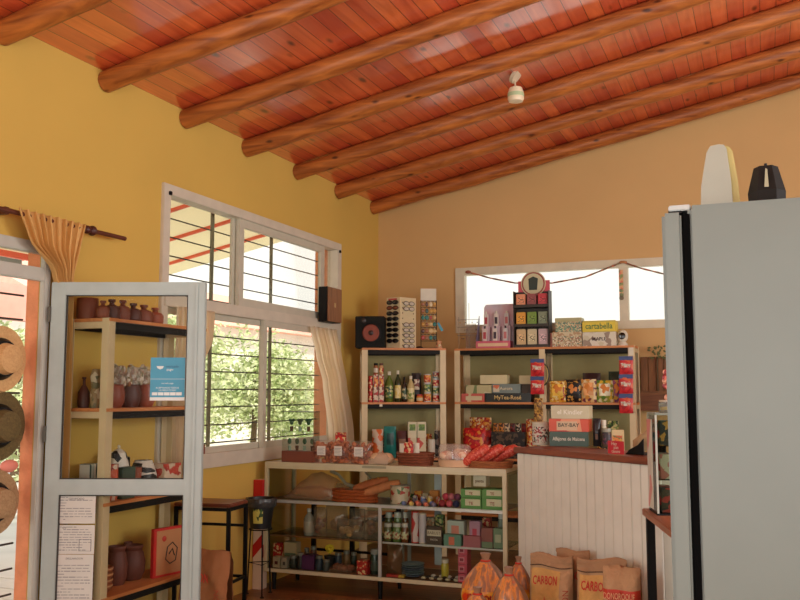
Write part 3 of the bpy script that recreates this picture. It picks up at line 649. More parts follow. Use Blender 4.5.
# brown plaque under the window and the striped roll
p = at(197, 457, x=.02); tag(MB().box(0, -.11, -.085, .015, .11, .085, .004).build('wall_plaque', WOOD((110, 56, 38), (138, 74, 50), 'y', 5, .5, False), loc=(.001, p.y, p.z)), 'small reddish brown wooden plaque on the yellow wall beside the door leaf', 'plaque')
p = at(259, 590, z=0)
t = T('wrapping_roll', 'white carton with slanting red stripes standing left of the display case', 'carton', (.047, 6.42, 0))
ph_ = at(259, 480, x=.06).z
sc = M((222, 198, 170), .6); MB().box(-.04, -.045, 0, .04, .045, ph_, .003).build('carton_body', sc, t)
for z0 in (.18, .56, .94-.3): 
    pass
m = MB(); z0 = .12
for (za, zb3) in ((.24, .34), (.50, .60), (.70, ph_)):
    m.prism([(-.041, za), (.041, za+.09 if zb3 < ph_ else za+.03), (.041, min(ph_, zb3+.09)), (-.041, zb3)], -.0475, -.0455)
    m.prism([(-.045, za), (.045, za+.02), (.045, min(ph_, zb3+.02)), (-.045, zb3)], .0395, .0415, 'x')
m.build('stripes', red, t, smooth=False)
# notices on the door glass
def leafpt(px, py): return DF.uz(px, py, .02)
def notice(px0, px1, py0, py1, label, mat, cat='notice', v=.0185, grp=None):
    a = leafpt(px0, py0); b_ = leafpt(px1, py1); w = b_[0]-a[0]; h = a[1]-b_[1]
    o = T('notice' if cat == 'notice' else 'sticker', label, cat, DF.w((a[0]+b_[0])/2, v, b_[1]), DF.a, grp)
    MB().box(-w/2, -.0006, 0, w/2, .0006, h).build('sheet', mat, o); return o, w, h
pap = M((214, 212, 202), .6, var=.03); ink = M((104, 104, 104), .7); ink2 = M((150, 150, 148), .7)
def lines(o, w, h, n, seed, y=-.0012):
    rr = random.Random(seed); m = MB()
    for k in range(n):
        z = h*(.93-.88*k/n); x = -w*.42+rr.choice([0, 0, w*.1])
        while x < w*.4:
            l = rr.uniform(.04, .18)*w; m.box(x, y, z-.0016, min(x+l, w*.42), y+.0004, z+.0016); x += l+w*.03
            if rr.random() < .12: break
    m.build('printed_lines', ink2, o)
o, w, h = notice(57.5, 95, 495.5, 523.5, 'white printed certificate, topmost of the three papers on the door glass', pap); lines(o, w, h, 9, 1); text('CERTIFICADO', .014, ink, o, (.0, -.0008, h*.88), maxw=w*.6)
MB().lathe([(0, 0), (.008, 0)], seg=12).build('seal', ink, o).location = (-w*.38, -.0008, h*.85)
o, w, h = notice(57, 94, 525, 554, 'white printed form, middle one of the three papers on the door glass', pap); lines(o, w, h, 10, 2); text('AFIP', .014, ink, o, (-w*.3, -.0008, h*.9), maxw=w*.4)
m = MB(); m.box(w*.1, -.0012, h*.1, w*.42, -.0009, h*.11); m.box(w*.1, -.0012, h*.5, w*.42, -.0009, h*.51); m.box(w*.1, -.0012, h*.1, w*.11, -.0009, h*.51); m.box(w*.41, -.0012, h*.1, w*.42, -.0009, h*.51); m.build('printed_box', ink, o)
o, w, h = notice(55.5, 92, 554.5, 606, 'long white typed paper, lowest of the three papers on the door glass', pap, v=.0181); lines(o, w, h*.85, 13, 3); text('DECLARACION', .014, ink, o, (0, -.0008, h*.92), maxw=w*.6)
stk = M((58, 148, 178), .4, var=.03); o, w, h = notice(151, 184.5, 357.5, 400.5, 'blue payment sticker with white writing on the door glass', stk, 'sticker')
wt = M((226, 230, 226), .5)
MB().prism([(-w*.33, h*.80), (-w*.12, h*.80), (-w*.14, h*.75), (-w*.22, h*.72), (-w*.3, h*.75)], -.0014, -.0008).build('hands_emblem', wt, o)
text('mercado', .02, M((30, 70, 110), .5), o, (w*.13, -.0008, h*.79), maxw=w*.4); text('pago', .02, wt, o, (w*.06, -.0008, h*.72), maxw=w*.25)
MB().box(-w*.5, -.0012, h*.495, w*.5, -.0008, h*.502).build('rule', wt, o)
text('mercado pago', .012, wt, o, (0, -.0008, h*.40), maxw=w*.4); text('ACEPTAMOS TODOS', .014, wt, o, (0, -.0008, h*.29), maxw=w*.7); text('LOS MEDIOS DE PAGO', .013, wt, o, (0, -.0008, h*.235), maxw=w*.5)
m = MB()
for k in range(5): m.box(-w*.44+k*w*.175, -.0013, h*.12, -w*.44+k*w*.175+w*.155, -.0008, h*.19)
m.build('card_logos', wt, o); MB().box(-w/2, -.001, 0, w/2, -.0007, h*.075).build('white_strip', wt, o)
# ================================================================ GOODS
def spot(fr, px0, px1, pyt, z, v):
    """footprint of a thing standing on a shelf of height z, v behind the furniture's front"""
    pb = 300
    u0, zt = fr.uz(px0, pyt, v); u1, _ = fr.uz(px1, pyt, v)
    return u0, u1, max(.02, zt-z)
def put(name, label, cat, fr, px0, px1, pyt, z, v, d, grp=None, tilt=0.0, zt_from=None):
    u0, u1, h = spot(fr, px0, px1, pyt, z, v); w = u1-u0
    t = T(name, label, cat, fr.w((u0+u1)/2, v+d/2, z+.0008), fr.a+tilt, grp); return t, w, h
def carton(name, label, fr, px0, px1, pyt, z, v, d, mat, cat='box', patch=None, words=None, wm=None, grp=None, lid=None, band=None, tilt=0, ws=.4, patchbox=(.1, .9, .2, .8)):
    t, w, h = put(name, label, cat, fr, px0, px1, pyt, z, v, d, grp, tilt)
    w -= .002
    body = MB().box(-w/2, -d/2, 0, w/2, d/2, h, min(.003, h*.1)).build('carton', mat, t)
    if lid: MB().box(-w/2-.002, -d/2-.002, h*.72, w/2+.002, d/2+.002, h+.002, .002).build('lid', lid, t)
    if band: MB().box(-w/2-.0008, -d/2-.0008, h*band[1], w/2+.0008, d/2+.0008, h*band[2]).build('band', band[0], t)
    y = -d/2-(.0035 if lid else .0012)
    if patch:
        a, b_, c, e = patchbox; MB().box(-w/2+w*a, y-.0004, h*c, -w/2+w*b_, y+.001, h*e).build('label_patch', patch, body)
    if words:
        for k, s in enumerate(words if isinstance(words, list) else [words]):
            n_ = len(words) if isinstance(words, list) else 1
            text(s, h*ws, wm or white, body, (0, y-.0012, h*(.5+(n_-1)*.2-.4*k)), maxw=w*.82, name='lettering', bold=.0006)
    return t, w, h
def sachet(name, label, fr, px0, px1, pyt, z, v, mat, d=.06, cat='bag', patch=None, words=None, wm=None, grp=None, band=None, seed=0, tilt=0, lean=0, pb=(.2, .8, .42, .78)):
    t, w, h = put(name, label, cat, fr, px0, px1, pyt, z, v, d, grp, tilt)
    body = MB().pillow(w, h, d, seed=seed).build('pouch', mat, t)
    def surf(a0, a1, b0, b1, nm, m_, off=.0022):
        def f(u, q):
            a = a0+(a1-a0)*u; b_ = b0+(b1-b0)*q; e = max(0, min(1, (b_-.06)/.88)); k = (math.sin(PI*e)**.55 if 0 < e < 1 else 0)*(math.sin(PI*a)**.5 if 0 < a < 1 else 0); x = (a-.5)*w; zz = b_*h
            y = -(d/2*k+.0008)+noise.noise(Vector((x*25+seed*9, zz*25, -3)))*.008*k; return Vector((x*(1-.06*k), y-off, zz))
        MB().grid(f, 8, 8).build(nm, m_, body)
    if band: surf(.04, .96, band[1], band[2], 'band', band[0], .0012)
    if patch: surf(*pb, 'label_patch', patch)
    if words: text(words, h*.16, wm or white, t, (0, -d/2-.004, h*.62), maxw=w*.75, shear=.2, bold=.0006)
    return t, w, h
def can(name, label, fr, px0, px1, pyt, z, v, mat, cat='can', lid=None, grp=None, d=None):
    u0, u1, h = spot(fr, px0, px1, pyt, z, v); r = (u1-u0)/2*.98
    t = T(name, label, cat, fr.w((u0+u1)/2, v+r, z+.0008), fr.a, grp)
    body = MB().lathe([(0, .0), (r*.94, .0), (r, .004), (r*.97, .006), (r*.97, h-.006), (r, h-.004), (r*.95, h), (r*.9, h-.003), (0, h-.003)], seg=20).build('tin', lid or alu, t)
    MB().lathe([(r*.985, .009), (r*.99, .011), (r*.99, h-.011), (r*.985, h-.009)], seg=20).build('label_band', mat, body); return t, r, h
def bottle(name, label, fr, px0, px1, pyt, z, v, liquid, lab, cap, grp=None, shoulder=.62, cat='bottle'):
    u0, u1, h = spot(fr, px0, px1, pyt, z, v); r = (u1-u0)/2
    t = T(name, label, cat, fr.w((u0+u1)/2, v+r, z+.0008), fr.a, grp)
    body = MB().lathe([(0, 0), (r*.9, 0), (r, .006), (r, h*shoulder), (r*.75, h*(shoulder+.1)), (r*.38, h*(shoulder+.2)), (r*.34, h*.92), (0, h*.92)], seg=18).build('glass_body', liquid, t)
    MB().lathe([(r*1.0, h*.12), (r*1.02, h*.13), (r*1.02, h*.52), (r*1.0, h*.53)], seg=18).build('label_band', lab, body)
    MB().lathe([(0, h*.88), (r*.42, h*.88), (r*.42, h), (0, h)], seg=14).build('cap', cap, t); return t
def jar(name, label, fr, px0, px1, pyt, z, v, mat, lid, grp=None, cat='jar', lab=None):
    u0, u1, h = spot(fr, px0, px1, pyt, z, v); r = (u1-u0)/2
    t = T(name, label, cat, fr.w((u0+u1)/2, v+r, z+.0008), fr.a, grp)
    body = MB().lathe([(0, 0), (r*.88, 0), (r, .008), (r, h*.68), (r*.82, h*.8), (r*.8, h*.84), (0, h*.84)], seg=20).build('glass_body', mat, t)
    MB().lathe([(0, h*.8), (r*.86, h*.8), (r*.88, h*.82), (r*.88, h*.98), (r*.84, h), (0, h)], seg=20).build('lid', lid, t)
    if lab: MB().lathe([(r*1.0, h*.16), (r*1.015, h*.17), (r*1.015, h*.55), (r*1.0, h*.56)], seg=20).build('label_band', lab, body)
    return t
def pot(name, label, fr, px0, px1, pyt, z, v, prof, mat, grp=None, cat='pot', extra=None):
    u0, u1, h = spot(fr, px0, px1, pyt, z, v); r = (u1-u0)/2
    t = T(name, label, cat, fr.w((u0+u1)/2, v+r, z+.0008), fr.a, grp)
    MB().lathe([(a*r, b_*h) for a, b_ in prof], seg=24).build('body', mat, t)
    if extra: extra(t, r, h)
    return t
w_ = M((216, 208, 186), .55); cream = M((206, 190, 150), .55)
P_red = PAT([(176, 30, 26), (206, 52, 34), (226, 196, 140), (150, 22, 20)], 34); P_org = PAT([(214, 110, 36), (226, 160, 60), (170, 40, 30), (230, 206, 160)], 34)
P_grn = PAT([(60, 96, 50), (120, 150, 70), (206, 196, 130), (44, 66, 38)], 34); P_drk = PAT([(26, 24, 20), (52, 40, 30), (200, 150, 70), (30, 28, 26)], 34)
P_yel = PAT([(222, 176, 60), (206, 140, 40), (236, 214, 150), (160, 60, 30)], 30); P_pal = PAT([(222, 210, 180), (196, 176, 140), (150, 120, 90), (210, 150, 110)], 40)
z1 = SHELF_Z[1]; z2 = SHELF_Z[2]; z0 = SHELF_Z[0]
# ---- left rack, middle shelf
L = FR_L
can('snack_tube', 'slim red tube at the left end of the canned goods shelf', L, 368.3, 373, 376, z1, .03, P_red, 'can', M((190, 40, 30), .4))
for k, (a, b_) in enumerate(((373.4, 378.6), (378.9, 384))):
    t, w, h = carton('tall_carton', ['tall red and white spice carton next to the slim red tube', 'tall red and white spice carton nearer to the green bottle'][k], L, a, b_, 374.5, z1, .03, .05, PAT([(206, 188, 158), (176, 40, 30), (224, 206, 176), (120, 40, 26)], 30), patch=P_org, patchbox=(.1, .9, .55, .92))
    jar('spice_jar', ['small black lidded spice jar on the left tall carton', 'small brown lidded spice jar on the right tall carton'][k], L, a+.3, b_-.3, 363.2, z1+h+.001, .032, [M((160, 96, 50), .3), M((196, 150, 100), .3)][k], [blackm, M((90, 50, 30), .4)][k], lab=[w_, P_red][k])
bottle('oil_bottle', 'green oil bottle with white cap and green label on the left shelf', L, 385.6, 393.6, 371.5, z1, .04, M((96, 110, 40), .15), P_grn, w_)
bottle('oil_bottle', 'dark green oil bottle with yellow label and white cap', L, 395, 401.4, 370.5, z1, .04, M((46, 54, 26), .15), PAT([(222, 196, 110), (230, 210, 150)], 20), w_)
bottle('sauce_bottle', 'small dark sauce bottle with black cap right of the yellow labelled oil', L, 402.2, 407, 377, z1, .05, M((50, 34, 24), .15), PAT([(190, 180, 140), (60, 80, 50)], 24), blackm)
bottle('dressing_bottle', 'cream dressing bottle with white cap in front of the black pack', L, 407.6, 414.8, 376, z1, .03, M((196, 176, 120), .25), PAT([(222, 206, 150), (120, 140, 60)], 24), w_)
sachet('coffee_pack', 'black coffee pack with pale label beside the tall tin stacks', L, 412, 421.5, 373, z1, .10, M((30, 26, 24), .3), patch=PAT([(206, 190, 160), (120, 60, 40)], 24), seed=3)
jar('jam_jar', 'small orange jam jar with red lid standing before the black pack', L, 416.8, 423.4, 394.5, z1, .03, M((206, 120, 50), .2), M((180, 50, 36), .35), lab=cream)
for (px0, px1, n, top, lb, pats) in ((424.2, 431.4, 3, 374, ['bottom', 'middle', 'top'], (P_org, P_grn, P_org)), (433, 439.6, 4, 371.5, ['lowest', 'second lowest', 'second highest', 'highest'], (P_red, P_grn, P_red, PAT([(150, 40, 30), (90, 130, 140), (200, 190, 150)], 34)))):
    u0, u1, hh = spot(L, px0, px1, top, z1, .04); r = (u1-u0)/2
    for k in range(n):
        t = T('tin_can', '%s tin in the %s' % (lb[k], 'wider stack of three orange and green tins' if n == 3 else 'slim stack of four red and green tins by the post'), 'can', L.w((u0+u1)/2, .04+r, z1+.0008+k*(hh/n)), L.a, 'stacked food tins on the left rack'); h = hh/n-.001
        MB().lathe([(0, .0), (r*.94, .0), (r, .004), (r*.97, .006), (r*.97, h-.006), (r, h-.004), (r*.95, h), (0, h-.002)], seg=20).build('tin', alu, t)
        MB().lathe([(r*.985, .009), (r*.99, .011), (r*.99, h-.011), (r*.985, h-.009)], seg=20).build('label_band', pats[k], t)
p = L.w(L.uz(381, 406, -.007)[0], -.007, z1-.03); t = tag(MB().box(-.014, -.001, -.012, .014, .001, .012).build('price_tag', w_, loc=(p.x, p.y, p.z), rz=L.a), 'tiny white price tag on the dark edge of the left rack', 'price tag')
# ---- left rack, lower shelf
sachet('flour_bag', 'white and orange food bag at the left of the lower left shelf', L, 372.5, 383.5, 429.5, z2, .05, PAT([(222, 200, 170), (226, 110, 50), (206, 190, 170)], 14), d=.08, seed=5)
sachet('tea_bag_pack', 'teal pack with dark green base on the lower left shelf', L, 384.2, 396.4, 426.5, z2, .04, M((28, 120, 112), .35), d=.08, seed=6, patch=M((20, 70, 64), .4))
sachet('coffee_bag', 'maroon brown coffee bag between the teal pack and the pale cartons', L, 397.2, 407.6, 431, z2, .05, M((78, 36, 30), .35), d=.07, seed=7, patch=M((150, 110, 80), .4), pb=(.15, .85, .55, .7))
for k, (a, b_) in enumerate(((408, 416.8), (417.2, 426.2))):
    t, w, h = carton('juice_carton', ['lower left pale juice carton of the four stacked', 'lower right pale juice carton of the four stacked'][k], L, a, b_, 438, z2, .04, .07, PAT([(214, 200, 160), (206, 80, 60), (150, 160, 90)], 12), grp='stacked pale cartons on the lower left shelf')
    t2, w2_, h2 = carton('juice_carton', ['upper left juice carton with green print of the four stacked', 'upper right juice carton with green print of the four stacked'][k], L, a, b_, 422, z2+h+.001, .04, .07, M((216, 206, 170), .5), patch=PAT([(120, 150, 60), (200, 206, 150), (90, 120, 50)], 20), patchbox=(.15, .85, .45, .85), grp='stacked pale cartons on the lower left shelf')
can('plastic_cup', 'white plastic cup pack beside the pale cartons', L, 428, 435.8, 439.5, z2, .03, w_, 'cup', w_)
can('dark_tin', 'tall dark tin with pale lid next to the right post of the corner rack', L, 434.6, 440.6, 430, z2, .10, PAT([(50, 46, 50), (150, 140, 130)], 16), 'can', w_)
# ---- left rack, top: loudspeaker, sunglasses tower, key ring rack
t, w, h = put('loudspeaker', 'black loudspeaker with reddish brown cone on top of the corner rack', 'speaker', L, 357, 386.5, 316, z0, .0, .22, tilt=math.radians(-10))
MB().box(-w/2, -.10, 0, w/2, .10, h, .006).build('cabinet', M((24, 25, 21), .7, spec=.2), t)
def disc(par, name, x, z, y, prof, mat, seg=28):
    o = MB().lathe(prof, seg=seg).build(name, mat, par); o.rotation_euler = (PI/2, 0, 0); o.location = (x, y, z); return o
disc(t, 'surround', .01, h*.47, -.101, [(w*.36, 0), (w*.36, .004), (w*.30, .007), (w*.29, 0)], blackm)
disc(t, 'cone', .01, h*.47, -.101, [(0, .003), (w*.09, .006), (w*.13, .001), (w*.255, .007), (w*.29, .001)], M((138, 66, 48), .6))
disc(t, 'dust_cap', .01, h*.47, -.104, [(0, .012), (w*.06, .009), (w*.10, .0)], M((44, 22, 18), .4))
disc(t, 'tweeter', -w*.22, h*.86, -.101, [(0, .006), (w*.07, .004), (w*.09, 0)], M((50, 40, 34), .4))
MB().box(-w*.4, -.103, h*.06, w*.4, -.1, h*.1).build('port_slot', blackm, t)
# sunglasses tower: two display faces
ue, ze = L.uz(400, 296, .02); ul, zl = L.uz(386, 300, .02)
t = T('sunglasses_display', 'cream sunglasses tower showing dark glasses on two faces on the corner rack', 'display stand', L.w(ue, .02, z0), 0)
FR_G = Fr(*L.w(ue, .02, 0)[:2], 0)
hT = at(400, 297, x=L.w(ue, .02, 0).x).z-z0
# corner edge at px 400; left face towards the viewer's left, right face towards the right
cxy = L.w(ue, .02, 0); dc = (cxy-Vector((CAM[0], CAM[1], 0))); dist = math.hypot(dc.x, dc.y); hd = math.atan2(dc.y, dc.x)
wl_, wr_ = .155, .20
aL = hd+math.radians(58); aR = hd-math.radians(52)                 # horizontal directions of the two faces
uL = Vector((math.cos(aL), math.sin(aL), 0)); uR = Vector((math.cos(aR), math.sin(aR), 0))
fw1 = M((214, 194, 150), .5)
m = MB(); A = Vector((0, 0, 0)); B = uL*wl_; Cc = uR*wr_; Dd = B+Cc
m.bm.verts.ensure_lookup_table()
m.prism([(A.x, A.y), (B.x, B.y), (Dd.x, Dd.y), (Cc.x, Cc.y)], 0, hT, 'z'); m.build('tower', fw1, t, smooth=False)
def face(uvec, wd, sgn, dark, rows, nm):
    nrm = Vector((uvec.y, -uvec.x, 0))*sgn
    for k in range(rows[0]):
        if k in rows[1]: continue
        zz = hT*(.90-.108*k) if dark else hT*(.88-.105*k)
        for col in range(1):
            c = uvec*wd*(.52)+nrm*.012; c.z = zz; fr_ = MB(); g_ = 0.030
            lens = MB()
            for s in (-1, 1):
                cc_ = c+uvec*s*.034; mt = Matrix((uvec, Vector((0, 0, 1)), nrm)).transposed().to_4x4(); mt.translation = cc_
                b4 = MB(); b4.ball((0, 0, 0), g_, (1.05, .62, .22), 12); lens.add(b4.bm, mt)
                fr_.tube([cc_+uvec*g_*1.1*math.cos(2*PI*q/14)+Vector((0, 0, g_*.68*math.sin(2*PI*q/14))) for q in range(14)], .0028, 5, closed=True)
                fr_.tube([cc_+uvec*s*g_*1.05, cc_+uvec*s*g_*1.2-nrm*.02], .003, 5)
            fr_.tube([c-uvec*.008, c+uvec*.008+Vector((0, 0, .002))], .003, 5)
            sg = T('sunglasses', ('dark sunglasses on the left face of the tower, row %s from the top' if dark else 'fine framed glasses on the right face of the tower, row %s from the top') % ['one', 'two', 'three', 'four', 'five', 'six', 'seven', 'eight', 'nine'][k], 'sunglasses', t.location, 0, 'sunglasses on the display tower')
            lens.build('lens', M((26, 20, 18), .15) if dark and k != 1 else (M((120, 60, 34), .2) if dark else M((196, 184, 164), .2)), sg); fr_.build('frame', blackm if dark else M((60, 50, 44), .3), sg)
face(uL, wl_, -1, True, (8, ()), 'a'); face(uR, wr_, 1, False, (9, (2, 3)), 'b')
m = MB(); nl = Vector((-uL.y, uL.x, 0))
mt = Matrix((-uL, Vector((0, 0, 1)), nl)).transposed().to_4x4(); mt.translation = uL*wl_*.55+nl*.0006+Vector((0, 0, hT*.965))
b4 = MB(); b4.box(-.05, -.008, -.0006, .05, .008, .0006); m.add(b4.bm, mt); m.build('name_strip', M((190, 60, 60), .5), t)
for i, q in enumerate((.16, .84)):
    for k in range(9):
        c = uR*wr_*q+Vector((uR.y, -uR.x, 0))*.001+Vector((0, 0, hT*(.90-.105*k))); MB().ball(c, .006, seg=6).build('peg', M((110, 80, 60), .6), t)
# key ring rack
t, w, h = put('keyring_rack', 'black wire rack hung with coloured key rings beside the sunglasses tower', 'rack', L, 421.5, 437, 288, z0, .10, .10)
hh = L.uz(430, 300, .1)[1]-z0
m = MB()
for x in (-w/2, w/2): m.cyl((x, 0, 0), (x, 0, hh), .004, seg=6)
for k in range(7): m.cyl((-w/2, 0, hh*(.16+.138*k)), (w/2, 0, hh*(.16+.138*k)), .003, seg=6)
m.box(-w/2-.02, -.05, 0, w/2+.02, .05, .008); m.build('wire_frame', blackm, t)
MB().box(-w/2-.002, .004, hh*.98, w/2, .008, h).build('header_card', w_, t)
MB().ball((-w*.62, -.02, .012), .022, (1.6, 1, .5)).build('base_weight', blackm, t)
cols = [(150, 96, 60), (60, 80, 70), (206, 176, 120), (40, 110, 100), (170, 70, 60), (220, 200, 160), (90, 60, 50), (200, 150, 70)]
rr = random.Random(5); kc = ['brown', 'grey green', 'sand', 'green', 'red', 'cream', 'dark brown', 'amber']
for k in range(6):
    for j in range(4):
        x = -w/2+w*(j+.5)/4; zz = hh*(.16+.138*(k+1)) ; ci = rr.randrange(8)
        q = T('keyring', '%s key ring on the black wire rack, hook row %s' % (kc[ci], ['six', 'five', 'four', 'three', 'two', 'one'][k]), 'key ring', t.matrix_basis @ Vector((0, 0, 0)) if False else L.w(0, 0, 0)*0+Vector(t.location)+L.U*x+Vector((0, 0, zz)), L.a, 'key rings on the wire rack')
        MB().tube([(0, -.005-.008*math.sin(2*PI*a/8), -.008+.008*math.cos(2*PI*a/8)) for a in range(8)], .0012, 4, closed=True).build('ring', alu, q)
        MB().ball((0, -.008, -.034), .019, (.8+.4*rr.random(), .35, .9+.5*rr.random()), 8).build('charm', M(cols[ci], .4), q)
t2 = T('gift_tag', 'bright blue tag hanging at the right side of the key ring rack', 'tag', Vector(t.location)+L.U*(w/2+.025)+Vector((0, 0, hh*.42)), L.a)
MB().prism([(-.02, .055), (.0, .06), (.045, -.02), (.02, -.03)], -.012, -.006).build('tag_card', M((60, 150, 170), .5), t2, smooth=False); MB().tube([(-.025, -.008, .07), (-.01, -.009, .05)], .0015, 5).build('cord', blackm, t2)
t2 = T('shell_ornament', 'cream and pink shell ornament at the foot of the key ring rack', 'ornament', Vector(t.location)+L.U*(w/2+.02)+L.V*-.02+Vector((0, 0, .001)), L.a)
MB().lathe([(0, 0), (.03, 0), (.036, .02), (.02, .045), (.028, .07), (0, .09)], seg=12).build('body', M((214, 160, 120), .4), t2); MB().ball((.0, -.03, .03), .014).build('bead', M((230, 210, 160), .4), t2)
# ---- right rack, top
Q = FR_R
# acrylic earring rack
t, w, h = put('earring_rack', 'clear acrylic earring rack with tiny hanging pieces left of the window', 'rack', Q, 457, 474, 303, z0, .10, .12)
m = MB(); m.box(-w*.1, 0, 0, w/2, .003, h*.55); m.box(-w*.1, -.05, 0, w/2, .05, .005); m.build('acrylic_panel', GLASS((236, 230, 222), 1.5, .12), t)
m = MB()
for k, zz in enumerate((.30, .48, .64)): m.cyl((-w*.6, -.004, h*zz), (w*.75, -.004, h*zz), .0022, seg=6)
m.cyl((-w*.5, -.004, 0), (-w*.5, -.004, h*.7), .0025, seg=6); m.cyl((w*.1, -.004, 0), (w*.1, -.004, h), .0025, seg=6); m.build('wire_rods', M((120, 110, 96), .3, metal=.6), t)
rr = random.Random(9)
m = MB()
for k in range(22):
    x = -w*.55+w*1.2*rr.random(); zz = h*rr.choice((.29, .47, .63)); m.tube([(x, -.008, zz), (x, -.008, zz-.02)], .001, 4); m.ball((x, -.008, zz-.026), .006, seg=6)
m.build('earrings', PAT([(110, 70, 56), (60, 60, 60), (190, 150, 90)], 30), t, kind='stuff')
# cosmetics stand
t, w, h = put('cosmetics_stand', 'lilac and pink counter display of small bottles on the right rack', 'display stand', Q, 475.5, 511, 304, z0, .03, .16)
MB().prism([(-w*.36, h*.0), (w*.5, 0), (w*.5, h), (-w*.30, h), (-w*.36, h*.93)], .04, .05).build('back_card', PAT([(190, 176, 190), (206, 190, 196), (214, 170, 176)], 3, kind='noise'), t, smooth=False)
MB().box(-w*.5, -.08, 0, w*.46, .04, h*.16, .003).build('tray', M((206, 96, 116), .5), t); MB().box(-w*.44, -.0815, h*.04, w*.4, -.0795, h*.11).build('tray_print', M((222, 190, 150), .5), t)
MB().prism([(-.08, h*.16), (.04, h*.16), (.04, h*.75), (.03, h*.75)], -w*.5, -w*.49, 'x').build('side_card', M((120, 110, 130), .5), t, smooth=False)
for r in range(2):
    for j in range(3):
        x = -w*.27+w*.29*j; y = -.045+.05*r; zz = h*.16+r*h*.34
        q = T('hand_cream', ['front', 'rear'][r]+' row '+['left', 'middle', 'right'][j]+' small cream bottle in the lilac counter display', 'bottle', Vector(t.location)+Vector((x, y, zz+.001)), 0, 'small bottles in the lilac display')
        if r: MB().box(x-w*.11, y-.018, h*.16, x+w*.11, y+.018, zz).build('step', M((214, 190, 196), .5), t)
        MB().box(-.022, -.011, 0, .022, .011, h*.28, .004).build('body', [M((214, 200, 190), .35), M((222, 208, 196), .35), M((206, 200, 196), .35)][j], q)
        MB().box(-.014, -.012, h*.05, .014, -.0105, h*.2).build('label_patch', M(((176, 60, 70), (60, 50, 60), (190, 110, 110))[j], .5), q); MB().cyl((0, 0, h*.28), (0, 0, h*.335), .009, seg=10).build('cap', [M((40, 36, 36), .4), w_][r], q)
# card tower with three shelves
t, w, h = put('card_display', 'tall dark display tower of small pouches with pink header and round emblem', 'display stand', Q, 513, 548.5, 291, z0, .02, .14)
hd_top = Q.uz(530, 271.5, .14)[1]-z0; hd_mid = Q.uz(530, 281, .14)[1]-z0
dkc = M((52, 44, 34), .5)
m = MB(); m.box(-w/2, .06, 0, w/2, .068, h); m.box(-w/2, -.07, 0, -w/2+.006, .065, h*.99); m.box(w/2-.006, -.07, 0, w/2, .065, h*.99)
for q in (.0, .36, .70): m.box(-w/2, -.07, h*q, w/2, .065, h*q+.012)
for q in (.0, .36, .70): m.box(-w/2, -.074, h*q, w/2, -.068, h*q+h*.05)
m.build('tower', dkc, t)
MB().box(-w*.44, .05, h*.995, w*.46, .058, hd_mid).build('header_card', M((206, 84, 96), .5), t)
r = (hd_top-h)*.62
o = MB().lathe([(0, .004), (r, .004), (r, -.002), (0, -.002)], seg=28).build('round_emblem', M((206, 196, 156), .5), t); o.rotation_euler = (PI/2, 0, 0); o.location = (0, .046, hd_top-r)
o = MB().lathe([(r*.82, .0052), (r*.92, .0052)], seg=28).build('emblem_ring', M((150, 60, 60), .5), t); o.rotation_euler = (PI/2, 0, 0); o.location = (0, .046, hd_top-r)
MB().prism([(-r*.34, hd_top-r*1.5), (r*.3, hd_top-r*1.5), (r*.38, hd_top-r*.6), (0, hd_top-r*.42), (-r*.38, hd_top-r*.6)], .0395, .0415).build('emblem_figure', M((46, 60, 50), .5), t, smooth=False)
cc3 = [[(214, 180, 130), (206, 190, 150), (200, 170, 170)], [(224, 160, 60), (120, 150, 60), (130, 140, 110)], [(226, 150, 110), (150, 80, 76), (196, 60, 66)]]
nm3 = [['cream', 'sand', 'grey eyed'], ['orange', 'green', 'grey'], ['peach', 'striped maroon', 'red']]
for r in range(3):
    for j in range(3):
        x = -w*.31+w*.31*j; zz = h*(.0, .36, .70)[r]+.0125
        q = T('gift_pouch', '%s pouch on the %s shelf of the dark display tower' % (nm3[r][j], ['bottom', 'middle', 'top'][r]), 'pouch', Vector(t.location)+Vector((x, -.03, zz)), 0, 'pouches on the display tower')
        ph = h*(.30, .24, .22)[r]
        MB().box(-w*.13, -.016, 0, w*.13, .016, ph, .005).build('pouch', M(cc3[r][j], .5), q)
        MB().box(-w*.09, -.0175, ph*.3, w*.09, -.0155, ph*.7).build('label_patch', PAT([cc3[r][j], tuple(min(255, int(v*1.15)) for v in cc3[r][j]), tuple(int(v*.6) for v in cc3[r][j])], 60), q)
        if r == 0: MB().tube([(-w*.05, -.01, ph), (-w*.04, -.01, ph+.03), (w*.04, -.01, ph+.03), (w*.05, -.01, ph)], .0035, 6).build('handle', M((60, 50, 40), .5), q)
# tins and boxes to the right
PT = PAT([(206, 190, 150), (186, 160, 120), (120, 130, 100), (214, 204, 176), (160, 110, 80)], 60, kind='voronoi')
carton('small_box', 'small pink box squeezed between the display tower and the patterned tins', Q, 549.8, 553.6, 333, z0, .06, .05, M((220, 140, 120), .5))
t, w, h1 = carton('biscuit_tin', 'lower patterned cream biscuit tin on top of the right rack', Q, 552, 581.6, 332.5, z0, .02, .16, PT, 'tin', lid=PAT([(206, 190, 150), (176, 140, 100)], 30))
carton('biscuit_tin', 'upper patterned green and cream tin resting on the lower one', Q, 555, 581.2, 318.5, z0+h1+.003, .02, .15, PAT([(206, 196, 150), (110, 150, 120), (200, 160, 120), (90, 120, 96)], 60), 'tin', lid=M((176, 170, 120), .4))
t, w, h2 = carton('gift_box', 'lower white box with dark print under the yellow banded box', Q, 582.2, 616, 332.5, z0, .02, .17, PAT([(212, 204, 180), (200, 190, 160), (214, 206, 186), (150, 130, 110)], 14), words='MAPLE', wm=M((44, 36, 34), .5), ws=.34)
carton('gift_box', 'upper box with yellow band and green lettering on the right rack', Q, 582.2, 615.4, 321, z0+h2+.001, .02, .16, M((196, 176, 70), .5), words='cartabella', wm=M((40, 110, 60), .5), ws=.75, band=(M((222, 196, 60), .5), .05, .86))
